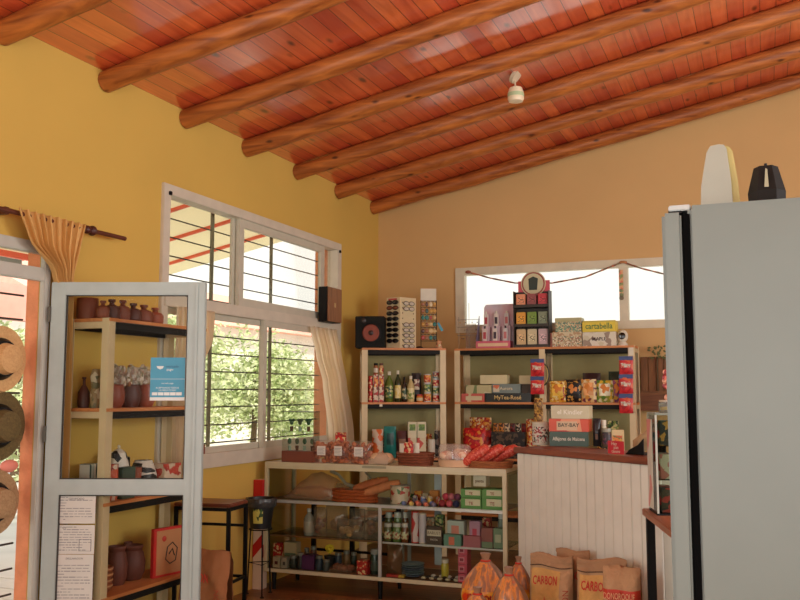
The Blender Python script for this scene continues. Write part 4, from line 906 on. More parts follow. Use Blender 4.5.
t, w, h = put('security_camera', 'white round camera with black lens at the right end of the rack', 'camera', Q, 616.5, 627.5, 330, z0, .06, .06)
MB().lathe([(0, 0), (w*.46, 0), (w*.48, .01), (w*.3, h*.25), (0, h*.27)], seg=18).build('base', w_, t); MB().ball((0, 0, h*.6), w*.5, (1, .8, h*.42/(w*.5))).build('body', w_, t)
o = MB().lathe([(0, .008), (w*.28, .004), (w*.32, 0)], seg=20).build('lens', M((16, 16, 16), .1), t); o.rotation_euler = (PI/2, 0, 0); o.location = (0, -w*.40, h*.62)
# ---- right rack, middle shelf
t, w, hA = carton('tea_box', 'low red and cream box at the left end of the middle shelf', Q, 461, 484.4, 393.6, z1, .02, .12, PAT([(196, 90, 76), (206, 180, 140), (190, 60, 50)], 12), patch=cream, patchbox=(.2, .9, .2, .7))
carton('tea_box', 'pale green box lying on the low red and cream box', Q, 465.5, 491.6, 385.2, z1+hA+.001, .02, .12, PAT([(186, 176, 130), (110, 130, 80), (206, 196, 160)], 12))
t, w, hB = carton('chocolate_box', 'black box with golden lettering and a pale corner on the middle shelf', Q, 484.8, 531, 393.2, z1, .02, .14, M((26, 28, 22), .35), words='MyTea-Rosé', wm=M((222, 190, 120), .4), ws=.62)
t, w, hC = carton('chocolate_box', 'blue grey box with orange rosette on top of the black box', Q, 492, 520.4, 384.2, z1+hB+.001, .02, .13, M((120, 134, 128), .4), patch=PAT([(214, 120, 80), (206, 196, 170)], 16), patchbox=(.04, .26, .12, .88), words='Aurora', wm=M((214, 206, 170), .5), ws=.5)
carton('white_box', 'plain white box above the pale green box on the middle shelf', Q, 479.8, 507, 375.2, z1+hA*2+.006, .03, .12, M((212, 200, 156), .6)) if False else carton('white_box', 'plain white box resting over the green and blue grey boxes', Q, 479.8, 507, 375.2, z1+hB+hC+.0025, .03, .11, M((212, 200, 156), .6))
carton('dark_box', 'small dark box behind the hanging snack strip on the middle shelf', Q, 521.2, 531.6, 384.4, z1+hB+.001, .03, .10, M((60, 44, 30), .5))
carton('white_box', 'small white box perched behind the hanging snack strip', Q, 519, 531.4, 375.6, z1+hB+hC+.0025, .05, .08, M((212, 200, 156), .6))
chips = [(548.6, 565, 381, P_yel, 'yellow chips bag at the left of the right bay', (222, 180, 70)), (563.8, 580.6, 379.6, P_drk, 'black chips bag with yellow curls picture', (30, 30, 26)),
         (580.4, 595.6, 379.2, PAT([(222, 190, 130), (120, 60, 70), (214, 150, 70), (226, 206, 160)], 22), 'cream and purple snack bag in the right bay', (210, 150, 90)), (595.8, 612.6, 380.4, PAT([(150, 160, 60), (222, 214, 170), (90, 130, 50), (226, 190, 60)], 22), 'green and white snack bag in the right bay', (220, 214, 180)),
         (612.2, 621, 380, PAT([(120, 70, 110), (200, 160, 60), (160, 90, 130)], 22), 'purple snack bag half hidden by the hanging snack packs', (120, 60, 100))]
for k, (a, b_, tp, mt, lb, pc) in enumerate(chips): sachet('snack_bag', lb, Q, a, b_, tp, z1, .03+.004*(k % 2), mt, d=.075, patch=PAT([pc, tuple(min(255, int(v*1.1+10)) for v in pc), (214, 130, 50)], 16), seed=k+11, grp='snack bags on the middle shelf', pb=(.15, .85, .3, .85))
for k, (a, b_, tp, c, lb) in enumerate(((582, 600, 373, (50, 30, 30), 'maroon'), (608, 622, 371.5, (40, 60, 40), 'dark green'))): sachet('snack_bag', lb+' snack bag standing behind the front row of bags', Q, a, b_, tp, z1, .16, M(c, .35), seed=30+k, grp='snack bags on the middle shelf')
# ---- right rack, lower shelf
sachet('bread_bag', 'orange brown bag standing behind the red bag on the lower shelf', Q, 468, 490, 417.5, z2, .16, P_org, d=.1, seed=41)
sachet('sweets_bag', 'large red bag of sweets with orange print on the lower shelf', Q, 461.5, 484, 428, z2, .03, PAT([(196, 26, 30), (214, 40, 36), (170, 20, 26), (226, 150, 60)], 22), d=.1, seed=42)
sachet('sweets_bag', 'smaller dark red bag beside the large red bag of sweets', Q, 480.5, 490.2, 431, z2, .06, PAT([(150, 24, 28), (196, 50, 40), (120, 20, 24)], 22), d=.09, seed=43)
t, w, h = carton('bar_box', 'black carton of chocolate bars on the lower shelf', Q, 491, 525, 432, z2, .03, .15, PAT([(32, 26, 24), (20, 18, 16), (90, 70, 50)], 24))
for k in range(6):
    q = T('chocolate_bar', ['gold and brown', 'amber', 'cream', 'maroon', 'black and cream', 'dark red'][k]+' wrapped bar standing on the black carton', 'chocolate bar', Vector(t.location)+Vector((-w*.42+w*.168*k, 0, h+.001)), 0, 'bars standing on the black carton'); hb = Q.uz(500, 423.5, .05)[1]-z2-h
    MB().pillow(w*.15, max(.045, hb), .02, seed=50+k).build('wrapper', PAT([[(190, 120, 50), (90, 50, 30)], [(206, 130, 50), (70, 40, 26)], [(206, 180, 140), (70, 50, 40)], [(110, 40, 36), (60, 26, 24)], [(40, 34, 30), (196, 180, 150)], [(130, 30, 30), (90, 20, 20)]][k], 40), q)
sachet('cookie_bag', 'orange cookie bag beside the middle post on the lower shelf', Q, 525, 535.5, 419, z2, .05, P_org, d=.08, seed=61)
# ---- hanging snack strips
def strip(px0, px1, tops, v, lab, low=None):
    for k, (ya, yb) in enumerate(tops):
        u0, za = Q.uz(px0, ya, v); u1, zb = Q.uz(px1, yb, v); w = u1-u0; h = za-zb
        t = T('hanging_snack', lab % ['topmost', 'second', 'third', 'fourth'][k], 'snack pack', Q.w((u0+u1)/2, v, zb), 0, 'snack packs clipped to the rack posts')
        MB().pillow(w, h, .035, seed=70+k+int(px0)).build('pouch', PAT([(196, 34, 40), (206, 44, 44), (170, 24, 34), (214, 100, 60)], 16), t)
        MB().box(-w/2, -.012, h*.78, w/2, -.0095, h).build('top_band', M((44, 62, 116), .4), t); MB().box(-w*.36, -.0225, h*.38, w*.36, -.019, h*.62, .003).build('label_patch', PAT([(226, 206, 190), (222, 110, 80), (206, 60, 60)], 40), t)
        text('Mana', h*.22, w_, t, (0, -.024, h*.52), shear=.3, maxw=w*.7, bold=.001)
strip(530.6, 544.4, ((359, 376.2), (376.6, 394.2)), -.045, '%s red and blue snack pack clipped to the middle post')
strip(619, 633.4, ((356.4, 374.2), (374.4, 393.6), (393.8, 413.4)), -.045, '%s red and blue snack pack clipped to the right post')
for k, (y0, y1) in enumerate(((398, 412), (412, 426))):
    u0, za = Q.uz(534, y0, -.03); u1, zb = Q.uz(543, y1, -.03)
    t = T('hanging_sweets', ['yellow brown sweets pouch hanging just below the snack packs on the middle post', 'amber sweets pouch hanging lowest on the middle post'][k], 'sweets', Q.w((u0+u1)/2, -.03, zb), 0, 'sweets pouches on the middle post')
    MB().pillow(u1-u0, za-zb, .03, seed=80+k).build('pouch', PAT([(150, 110, 50), (206, 160, 80), (110, 70, 36)], 40), t)
u0, za = Q.uz(541, 363, -.02); u1, zb = Q.uz(549, 386, -.02)
t = T('hoop', 'dark hoop with pale rim hanging behind the snack packs', 'hoop', Q.w((u0+u1)/2-.02, -.012, (za+zb)/2), 0)
MB().tube([(.055*math.cos(2*PI*k/28), 0, .10*math.sin(2*PI*k/28)) for k in range(28)], .008, 6, closed=True).build('rim', M((50, 40, 30), .5), t); MB().tube([(.047*math.cos(2*PI*k/28), -.006, .09*math.sin(2*PI*k/28)) for k in range(28)], .004, 5, closed=True).build('pale_band', M((206, 180, 100), .5), t)
# sticker on right post
p = Q.w(1.675, -.0035, 1.93); tag(MB().box(-.022, -.001, -.035, .022, .001, .035).build('white_sticker', w_, loc=(p.x, p.y, p.z)), 'white sticker at the top of the right rack post', 'sticker')

# ---- more goods behind the front rows
for k, (a, b_, tp, c, lb) in enumerate(((462, 470, 436, (120, 70, 40), 'ochre'), (497, 506, 437, (60, 50, 40), 'umber'))): pass
for k, (a, b_, tp, m1, lb) in enumerate(((386, 391.5, 383, M((150, 60, 40), .4), 'brick red spice tin in the rear row between the two oil bottles'), (402.5, 407, 383.5, M((190, 150, 80), .4), 'mustard yellow tin in the rear row behind the small sauce bottle'), (431.8, 436, 384, M((110, 130, 80), .4), 'olive tin in the rear row between the two tin stacks'))):
    can('spice_tin', lb, L, a, b_, tp, z1, .17, m1)
for k, (a, b_, tp, m1, lb) in enumerate(((377, 386, 436, P_drk, 'dark patterned pouch in the rear row of the lower left shelf'), (403, 410, 436, P_red, 'red patterned pouch in the rear row of the lower left shelf'), (425, 432, 434, P_org, 'orange patterned pouch in the rear row of the lower left shelf'))):
    sachet('spice_pouch', lb, L, a, b_, tp, z2, .20, m1, d=.05, seed=140+k)
for k, (a, b_, tp, m1, lb) in enumerate(((550, 560, 428, P_yel, 'yellow patterned pouch on the lower shelf behind the stack of boxes'), (596, 606, 424, P_drk, 'dark patterned pouch on the lower shelf right of the stack of boxes'), (607, 618, 421, P_grn, 'green patterned pouch on the lower shelf behind the cream fruit carton'))):
    sachet('spice_pouch', lb, Q, a, b_, tp, z2, .10, m1, d=.07, seed=150+k)
# ---- on the counter
K = FR_K; zk = 1.16; KT = KW
K2 = Fr(0, at(570, 446.5, z=1.16).y, 0); K3 = Fr(0, at(616, 452, z=1.16).y, 0)
t, w, h = put('patterned_tin', 'tall white tin with red and black print at the left end of the counter', 'tin', K2, 530, 547, 422.5, zk, .05, .14)
MB().lathe([(0, 0), (w*.49, 0), (w*.5, .004), (w*.5, h-.012), (w*.5, h), (0, h)], seg=28).build('tin', M((206, 200, 180), .45), t)
MB().lathe([(w*.503, h*.12), (w*.506, h*.13), (w*.506, h*.8), (w*.503, h*.81)], seg=28).build('label_band', PAT([(206, 200, 180), (210, 204, 184), (160, 50, 50), (70, 70, 60), (214, 206, 190)], 60), t)
MB().lathe([(w*.508, h*.93), (w*.512, h*.935), (w*.512, h), (w*.49, h+.003), (0, h+.003)], seg=28).build('lid', w_, t)
t, w, ha = carton('sweets_box', 'dark green box with white writing at the bottom of the stack on the counter', K2, 549, 588.5, 431.6, zk, .0, .15, M((40, 66, 44), .35), words='Alfajores de Maicena', wm=w_, ws=.34)
t, w, hb = carton('sweets_box', 'orange and red box in the middle of the stack on the counter', K2, 548.6, 588.5, 418.8, zk+ha+.001, .0, .15, PAT([(206, 80, 50), (222, 150, 110), (196, 60, 50), (226, 190, 150)], 6), patch=M((206, 176, 140), .5), patchbox=(.2, .72, .1, .8), words='BAY-BAY', wm=M((60, 60, 44), .5), ws=.42)
carton('sweets_box', 'plain cream box with white lettering on top of the stack on the counter', K2, 550.6, 589, 405.8, zk+ha+hb+.002, .0, .15, M((200, 190, 156), .5), words='el Kindler', wm=M((236, 232, 214), .4), ws=.5)
sachet('coffee_pouch', 'dark coffee pouch leaning beside the stack of boxes', K2, 592, 600, 418.5, zk, .04, M((34, 34, 38), .3), d=.06, seed=91, patch=M((120, 90, 76), .5), pb=(.35, .7, .25, .45))
jar('sugar_jar', 'pale sugar jar behind the dark cup on the counter', K2, 600, 606, 420, zk, .09, M((190, 180, 150), .25), w_)
jar('herb_jar', 'dark patterned cup with pale lid on the counter', K2, 600.5, 611, 428.5, zk, .0, PAT([(50, 40, 46), (90, 70, 50), (120, 60, 80)], 30), M((150, 150, 130), .4))
t, w, h = put('paper_cup_pack', 'cream carton with orange fruit print behind the red price sign', 'carton', K3, 611.5, 623, 430, zk, .0, .05)
MB().box(-w/2, -.025, 0, w/2, .025, h, .003).build('carton', M((214, 190, 140), .5), t); MB().box(-w*.42, -.0265, h*.2, w*.4, -.0245, h*.75).build('fruit_print', PAT([(222, 130, 40), (214, 160, 60), (120, 110, 50), (200, 90, 40)], 40), t)
t = T('price_sign', 'red handwritten price sign hanging over the counter edge', 'sign', K.w(K.uz(616, 447, -.003)[0], -.004, K.uz(616, 454, -.003)[1]), K.a)
w = K.uz(624, 447, -.003)[0]-K.uz(608, 447, -.003)[0]; h = K.uz(616, 441, -.003)[1]-K.uz(616, 454, -.003)[1]
MB().box(-w/2, -.001, 0, w/2, .001, h).build('card', M((196, 36, 50), .5), t); text('Hay', .03, w_, t, (-w*.1, -.0018, h*.78), maxw=w*.5); text('pan', .03, w_, t, (w*.02, -.0018, h*.5), maxw=w*.5); text('casero', .028, w_, t, (w*.0, -.0018, h*.2), maxw=w*.7)
# black crate with paper bag lying on the counter
t, w, h = put('black_crate', 'black tray holding a crumpled brown paper bag on the counter', 'tray', K, 624, 642, 436, zk, .14, .22)
MB().prism([(-w*.5, 0), (w*.5, 0), (w*.5, h*.9), (w*.2, h*.55), (-w*.3, h*.25)], -.10, -.095, 'y').build('side_panel', blackm, t, smooth=False)
MB().prism([(-w*.5, 0), (w*.5, 0), (w*.5, h*.9), (w*.2, h*.55), (-w*.3, h*.25)], .095, .10, 'y').build('side_panel', blackm, t, smooth=False); MB().box(-w*.5, -.1, 0, w*.5, .1, .006).build('bottom', blackm, t)
t2 = T('paper_bag', 'light brown paper bag with dark rolled opening lying in the black tray', 'paper bag', Vector(t.location)+Vector((0, 0, .012)), K.a)
rr = random.Random(2)
def pbag(u, v):
    a = 2*PI*u; r = .055*(1-.35*v)*(1+.12*noise.noise(Vector((math.cos(a)*2, math.sin(a)*2, v*5)))); c = Vector((-w*.3+w*1.0*v, 0, .045+.11*v)); return c+Vector((r*.6*math.cos(a)*-.5, r*1.2*math.sin(a), r*.85*math.cos(a)))
MB().grid(pbag, 20, 10).build('paper', M((176, 146, 104), .7, var=.12, scale=20), t2)
m = MB(); pts = [pbag(k/20, 1.0) for k in range(20)]; m.tube(pts, .007, 6, closed=True); m.build('rolled_rim', M((92, 66, 40), .7), t2)
# tall glass display on the low table
ub = LB-.02
Bf = FR_B
qL = at(640, 510, z=.9); qM = at(657, 517, z=.9)
t = T('counter_display', 'upright clear acrylic cabinet with pink and dark packs on the wooden side table', 'display cabinet', (FR_B.w(LB-.06, -.03, .9008)), 0)
hz = at(640, 412, y=t.location.y).z-.9
bxw, byw = .26, .22
aD = math.radians(-62)                               # its printed side runs along the table edge
aD = FR_B.a+PI
t.rotation_euler = (0, 0, aD)                         # local +x runs from far corner towards the refrigerator, +y to the right
MB().box(0, 0, 0, bxw, byw, .01).build('base', blackm, t)
for x, y in ((0, 0), (bxw-.01, 0), (0, byw-.01), (bxw-.01, byw-.01)): MB().box(x, y, .01, x+.01, y+.01, hz-.012).build('corner_post', M((176, 180, 166), .3), t)
MB().box(0, 0, hz-.012, bxw, byw, hz, .002).build('top_panel', M((120, 126, 108), .3), t)
cgl = GLASS((226, 232, 224), 1.2)
MB().box(.01, 0, .01, bxw-.01, .003, hz-.012).build('pane', cgl, t); MB().box(.01, byw-.003, .01, bxw-.01, byw, hz-.012).build('pane', cgl, t); MB().box(bxw-.003, .01, .01, bxw, byw-.01, hz-.012).build('pane', cgl, t)
for k in (.34, .67): MB().box(.004, .004, hz*k, bxw-.004, byw-.004, hz*k+.004).build('shelf', cgl, t)
pm = [PAT([(206, 110, 110), (214, 190, 170), (190, 60, 70)], 20), PAT([(40, 40, 36), (70, 60, 40), (180, 60, 50)], 20), PAT([(196, 120, 110), (206, 200, 180)], 14), PAT([(60, 66, 50), (40, 40, 40), (206, 150, 60)], 24)]
k = 0
for lv in (0.0105, hz*.34+.0045, hz*.67+.0045):
    for (x, y) in ((.03, .03), (.135, .03), (.03, .125), (.135, .125)):
        q = T('boxed_pack', '%s pack on the %s level of the clear cabinet' % (['pink front', 'dark front', 'pale pink rear', 'olive rear'][k % 4], ['lowest', 'middle', 'top'][k//4]), 'pack', t.matrix_basis @ Vector((x, y, lv)), aD, 'packs in the clear cabinet'); hh_ = hz*.24
        MB().box(0, 0, 0, .085, .07, hh_, .003).build('carton', pm[(k+k//4) % 4], q); MB().box(.01, -.001, hh_*.3, .075, .0005, hh_*.6).build('label_patch', [M((214, 180, 160), .5), M((190, 40, 50), .5)][k % 2], q); k += 1
MB().box(.01, -.0035, .02, bxw*.62, -.0005, hz*.93).build('printed_poster', PAT([(206, 200, 180), (200, 190, 176), (206, 130, 120), (210, 204, 186)], 9), t)
# jar on top of it
q = t.matrix_basis @ Vector((.13, .10, hz+.001)); rj = .055; hj = at(657, 400, y=q.y).z-q.z
t = T('sweets_jar', 'clear glass jar with pale lid standing on top of the acrylic cabinet', 'jar', q)
MB().lathe([(0, 0), (rj*.9, 0), (rj, .01), (rj, hj*.8), (rj*.9, hj*.9)], seg=24).build('glass_body', GLASS((216, 220, 200), 1.6, .15), t); MB().lathe([(rj*.86, hj*.84), (rj*.95, hj*.86), (rj*.95, hj), (0, hj)], seg=24).build('lid', M((196, 176, 150), .4), t)
MB().lathe([(0, .012), (rj*.86, .012), (rj*.86, .03), (0, .034)], seg=20).build('contents', M((214, 176, 70), .5), t)
t = T('ribbon_ornament', 'pink and red ribbon flower standing behind the glass jar', 'ornament', q+Vector((.0, .09, -.0)))
m = MB(); rr = random.Random(8)
for k in range(22): a = rr.uniform(0, 2*PI); m.ball((.03*math.cos(a), .02*math.sin(a), hj*.9+rr.uniform(0, .18)), .014, (1, .5, 1.2), 6)
m.build('petals', PAT([(206, 100, 80), (214, 150, 120), (150, 50, 50)], 30), t); MB().cyl((0, 0, 0), (0, 0, hj*.95), .006).build('stem', M((90, 60, 40), .6), t)
# ================================================================ ON AND IN THE DISPLAY CASE
D_ = FR_C; zc1 = 1.0
# acrylic figure box
t, w, h = put('acrylic_box', 'clear acrylic box on brown base showing green cactus figures by the window', 'display box', D_, 282, 313.5, 411.5, zc1, .03, .12)
MB().box(-w/2, -.06, 0, w/2, .06, .088, .003).build('base', M((116, 58, 38), .5), t)
ga = GLASS((248, 250, 246), .35)
for (x0, x1, y0, y1) in ((-w/2+.002, w/2-.002, -.058, -.055), (-w/2+.002, w/2-.002, .055, .058), (-w/2+.002, -w/2+.005, -.055, .055), (w/2-.005, w/2-.002, -.055, .055)): MB().box(x0, y0, .088, x1, y1, h-.006).build('side_pane', ga, t)
MB().box(-w/2, -.06, h-.006, w/2, .06, h).build('top_frame', M((54, 56, 46), .5), t); MB().box(-w/2+.01, -.03, .088+(h-.09)*.48, w/2-.01, .03, .088+(h-.09)*.48+.004).build('shelf', ga, t)
for r, n in ((0, 4), (1, 3)):
    for j in range(n):
        x = -w*.36+w*.24*j if r == 0 else -w*.3+w*.27*j; zb3 = .0885 if r == 0 else .088+(h-.09)*.48+.0045
        q = T('cactus_figure', '%s green cactus figure in the %s row of the acrylic box' % (['first', 'second', 'third', 'fourth'][j]+' from the left', ['lower', 'upper'][r]), 'figurine', Vector(t.location)+Vector((x, 0, zb3)), 0, 'cactus figures in the acrylic box'); hq = (h-.09)*.36
        MB().lathe([(0, 0), (.012, 0), (.014, hq*.35), (0, hq*.36)], seg=12).build('pot', M((96, 60, 40), .6) if (j+r) % 2 else M((150, 170, 150), .6), q)
        m = MB(); m.ball((0, 0, hq*.66), .019, (.9, .7, 1.3), 10)
        if r: m.ball((-.017, 0, hq*.8), .013, (1, .7, 1), 8); m.ball((.017, 0, hq*.8), .013, (1, .7, 1), 8)
        m.build('cactus', M((60+20*(j % 2), 92, 66), .7), q)
# packs of biscuits
def cookie_pack(px0, px1, pyt, v, label, seed, tilt):
    t, w, h = put('cookie_pack', label, 'cookie pack', D_, px0, px1, pyt, zc1, v, .07, 'clear packs of brown cookies', tilt)
    rr = random.Random(seed); m = MB()
    for k in range(60):
        a = Vector((rr.uniform(-.43, .43)*w, rr.uniform(-.02, .02), rr.uniform(.08, .86)*h)); m.ball(a, .018, (1.2, .55, 1), 8, Matrix.Rotation(rr.uniform(-1, 1), 4, 'Y'))
    m.build('cookies', PAT([(92, 42, 22), (134, 64, 34), (180, 108, 68)], 40, kind='noise'), t)
    MB().pillow(w, h, .07, seed=seed).build('clear_wrap', FILM((226, 200, 180), .14, .1), t)
    MB().box(-w*.18, -.040, h*.34, w*.22, -.038, h*.74).build('paper_label', M((222, 214, 200), .6), t)
    m = MB()
    for k in range(5): m.box(-w*.14, -.0412, h*(.40+.06*k), w*.17-.008*(k % 2), -.0398, h*(.415+.06*k))
    m.build('printed_lines', ink2, t)
cookie_pack(311, 330.5, 440, .05, 'leftmost clear cookie pack beside the acrylic box', 3, .1)
cookie_pack(328.5, 348, 440, .03, 'middle clear cookie pack with white label in front of the red packet', 4, -.05)
cookie_pack(347.4, 369.5, 441, .03, 'rightmost clear cookie pack with white label beside the plastic wrapped rolls', 5, .0)
carton('red_packet', 'small bright red packet standing behind the middle cookie pack', D_, 335, 344.5, 432.5, zc1, .14, .04, P_red)
def lump(name, label, px0, px1, pyt, v, d, mat, n, seed, zz=zc1, cat='pastry', wrap=None, grp=None, sz=.5, col2=None):
    t, w, h = put(name, label, cat, D_, px0, px1, pyt, zz, v, d, grp); rr = random.Random(seed); m = MB()
    rl = min(h*sz, w*.3)
    for k in range(n):
        x = (-.5+(k+.5)/n)*(w-rl*1.4); m.ball((x, rr.uniform(-.2, .2)*d, rl*rr.uniform(.75, .95)), rl, (1.1, .9, .85), 12)
    m.build('rolls', mat, t)
    if wrap: MB().grid(lambda u, q: Vector(((u-.5)*w*(1-.12*q), d/2*math.cos(PI*q), .004+h*(math.sin(PI*q)**.6)*(.88+.14*noise.noise(Vector((u*6+seed, q*5, 1))))*(max(.12, math.sin(PI*min(.97, max(.03, u))))**.3))), 16, 14).build('plastic_wrap', wrap, t)
    return t, w, h
lump('wrapped_rolls', 'plastic wrapped white sweet rolls on the case top beside the basket', 368, 389, 451.5, .04, .14, M((206, 170, 130), .6), 4, 1, wrap=FILM((226, 210, 190), .4, .12))
# wicker basket with packets
wick = WOOD((96, 44, 24), (136, 72, 40), 'x', 12, .6, False, bump=1.0)
t, w, h = put('wicker_basket', 'dark reddish wicker basket with small packets on the case top', 'basket', D_, 394, 428, 452, zc1, .04, .20)
m = MB(); n = 48
for k in range(5):
    z = .006+k*h*.2; e = 1+.03*k
    m.tube([(w*.46*e*math.cos(2*PI*q/n)*(1+.02*math.cos(q*PI+k*PI)), .09*e*math.sin(2*PI*q/n)*(1+.02*math.cos(q*PI+k*PI)), z) for q in range(n)], h*.11, 6, closed=True)
m.lathe([(0, .004), (w*.46, .004)], sy=.2, seg=24); m.build('wicker_body', wick, t)
for k, (px0, px1, py, lb, mt, v) in enumerate(((399, 405, 443.5, 'white folded sachet at the left of the wicker basket', w_, .10), (403.5, 413, 442.5, 'red printed sachet in the middle of the wicker basket', P_red, .09), (412, 419, 443, 'white sachet at the right of the wicker basket', w_, .12))):
    sachet('small_sachet', lb, D_, px0, px1, py, zc1+.012, v, mt, d=.02, seed=120+k, grp='sachets in the wicker basket')
# tub of pastries
t, w, h = put('pastry_tub', 'round clear lidded tub of pale pastries on the case top', 'tub', D_, 433.5, 467.5, 444.5, zc1, .03, .2)
MB().lathe([(0, .0), (w*.47, 0), (w*.49, h*.28), (w*.5, h*.3), (w*.46, h*.3), (w*.44, .01), (0, .01)], seg=36, sy=.62).build('base', M((214, 176, 140), .45), t)
MB().lathe([(w*.49, h*.3), (w*.48, h*.8), (w*.42, h*.97), (w*.3, h), (0, h)], seg=36, sy=.62).build('lid', FILM((222, 206, 196), .3, .1), t)
m = MB(); rr = random.Random(4)
for k in range(9): m.ball((rr.uniform(-.32, .32)*w, rr.uniform(-.05, .05), h*.42+rr.uniform(0, .2)*h), h*.24, (1.2, .9, .9), 10)
m.build('pastries', PAT([(222, 170, 140), (214, 150, 120), (230, 200, 170)], 20, kind='noise'), t)
# red net packs of sausages on a woven tray
t, w, h = put('woven_tray', 'flat woven tray carrying three red packs at the right end of the case top', 'tray', D_, 464, 508, 459.8, zc1, .03, .24)
w_tr = w; hw = h; m = MB()
for k in range(3): m.tube([(w*.47*(1+.03*k)*math.cos(2*PI*q/44)*(1+.015*math.cos(q*PI+k*PI)), .11*math.sin(2*PI*q/44), .006+k*h*.3) for q in range(44)], h*.17, 6, closed=True)
m.lathe([(0, .004), (w*.46, .004)], sy=.32, seg=24); m.build('wicker_body', WOOD((130, 74, 40), (170, 104, 58), 'x', 12, .6, False, bump=1.0), t)
RN = PAT([(200, 62, 46), (214, 88, 66), (208, 72, 54), (222, 120, 96), (190, 50, 38)], 60)
for k, (px, a, lb) in enumerate(((478, 33, 'left long red net pack lying slanted on the woven tray'), (490, 30, 'middle long red net pack lying slanted on the woven tray'), (502, 24, 'right long red net pack lying slanted on the woven tray'))):
    u0, _ = D_.uz(px, 450, .13); q = T('sausage_pack', lb, 'red pack', D_.w(u0-.012, .10+.055*k, zc1+.088+.004*k), 0, 'red net packs on the woven tray')
    R_ = Matrix.Rotation(-math.radians(a), 4, 'Y'); m = MB(); b4 = MB()
    b4.lathe([(.0, -.130), (.015, -.125), (.036, -.09), (.043, -.03), (.043, .05), (.034, .105), (.012, .125), (0, .13)], seg=16); m.add(b4.bm, R_ @ Matrix.Rotation(PI/2, 4, 'Y'))
    m.build('net_pack', RN, q); b4 = MB(); b4.ball((.128, 0, 0), .012, (1.4, 1, .6), 8); m = MB(); m.add(b4.bm, R_); m.build('tied_end', M((206, 150, 130), .5), q)
# behind the case top, seen over it: small things on the lower left rack are built above
# inside: upper compartment
zi = .703
t, w, h = put('bread_bag', 'clear plastic bag slumped over a long pale loaf in the upper left of the case', 'bread', D_, 281, 331, 473, zi, .06, .26)
def bag(u, q):
    a = PI*q; x = (u-.5)*w; k = max(.05, (1-abs(u*1.45-.95)**1.6)); k = min(1, max(.12, k)); return Vector((x, .12*math.cos(a)*(.6+.4*k), .003+h*k*math.sin(a)**.7*(1+.15*noise.noise(Vector((u*7, q*5, 2))))))
MB().grid(bag, 22, 16).build('plastic_wrap', FILM((226, 178, 146), .42, .12), t)
m = MB()
b4 = MB(); b4.lathe([(0, -w*.38), (.03, -w*.33), (.048, -w*.1), (.048, w*.15), (.03, w*.32), (0, w*.36)], seg=18); m.add(b4.bm, Matrix.Translation((w*.02, 0, .05)) @ Matrix.Rotation(PI/2, 4, 'Y') ); m.build('loaf', M((200, 140, 96), .7, var=.15), t)
t, w, h = put('bag_handles', 'looped plastic carrier bag standing behind the loaves in the case', 'plastic bag', D_, 326, 370, 471, zi, .17, .14)
pts = [(-w*.48, 0, h*.97), (-w*.3, 0, h*.86), (-w*.1, -.02, h*.55), (w*.15, -.03, h*.42), (w*.42, -.02, h*.5), (w*.48, 0, h*.62), (w*.35, .02, h*.88), (w*.28, .03, h*.95)]
MB().tube(pts, .013, 8, [.015, .012, .014, .018, .016, .013, .010, .008]).build('handle', FILM((206, 200, 176), .85, .3), t)
MB().pillow(w*.7, h*.55, .10, seed=9).build('bag_body', FILM((190, 176, 150), .35, .15), t)
t, w, h = put('wicker_basket', 'low orange wicker bread basket inside the upper compartment', 'basket', D_, 327, 372, 488, zi, .04, .2)
m = MB()
for k in range(4): m.tube([(w*.47*math.cos(2*PI*q/48)*(1+.02*math.cos(q*PI+k*PI)), .09*math.sin(2*PI*q/48), .007+k*h*.24) for q in range(48)], h*.13, 6, closed=True)
m.lathe([(0, .004), (w*.46, .004)], sy=.2, seg=24); m.build('wicker_body', WOOD((150, 66, 28), (196, 98, 46), 'x', 12, .6, False, bump=1.0), t)
for k, (px0, px1, py0, py1, v, c, lb) in enumerate(((352, 384, 493, 480, .10, (190, 104, 60), 'seeded brown loaf lying across the wicker bread basket'), (361, 396, 498, 483, .05, (206, 130, 84), 'long pale baguette leaning at the right of the wicker bread basket'))):
    a = D_.w(D_.uz(px0, py0, v)[0], v+.03, 0); b_ = D_.w(D_.uz(px1, py1, v)[0], v+.05, 0); za = D_.uz(px0, py0-4, v)[1]; zb3 = D_.uz(px1, py1, v)[1]
    A = Vector((0, 0, 0)); B = Vector((b_.x-a.x, .05, zb3-za)); n = 12; pts = [A.lerp(B, i/n) for i in range(n+1)]
    q = T('bread_loaf', lb, 'bread', Vector((a.x, a.y, max(za, zi+.04))), 0, 'loaves in the case'); MB().tube(pts, .03, 14, [.006+.030*math.sin(PI*min(1, (i+.6)/(n+1.2)))**.45 for i in range(n+1)]).build('crust', M(c, .7, var=.2, scale=20), q)
    if k == 0:
        m = MB()
        for i in range(3, n-1, 2): m.ball(pts[i]+Vector((0, -.012, .026)), .010, (1.6, 1, .5), 8, Matrix.Rotation(.5, 4, 'Y'))
        m.build('scores', M((226, 160, 60), .7), q)
can('biscuit_tin', 'round tin with red, green and white print in the middle of the upper compartment', D_, 387, 406, 485.5, zi, .03, PAT([(206, 190, 160), (180, 60, 50), (80, 120, 70), (214, 200, 176)], 22), 'tin', M((176, 170, 150), .3))
m_ = []
rr = random.Random(12); cols_ = [((90, 100, 150), 'blue'), ((206, 110, 90), 'coral'), ((120, 110, 130), 'violet'), ((206, 170, 90), 'yellow'), ((190, 90, 60), 'rust')]
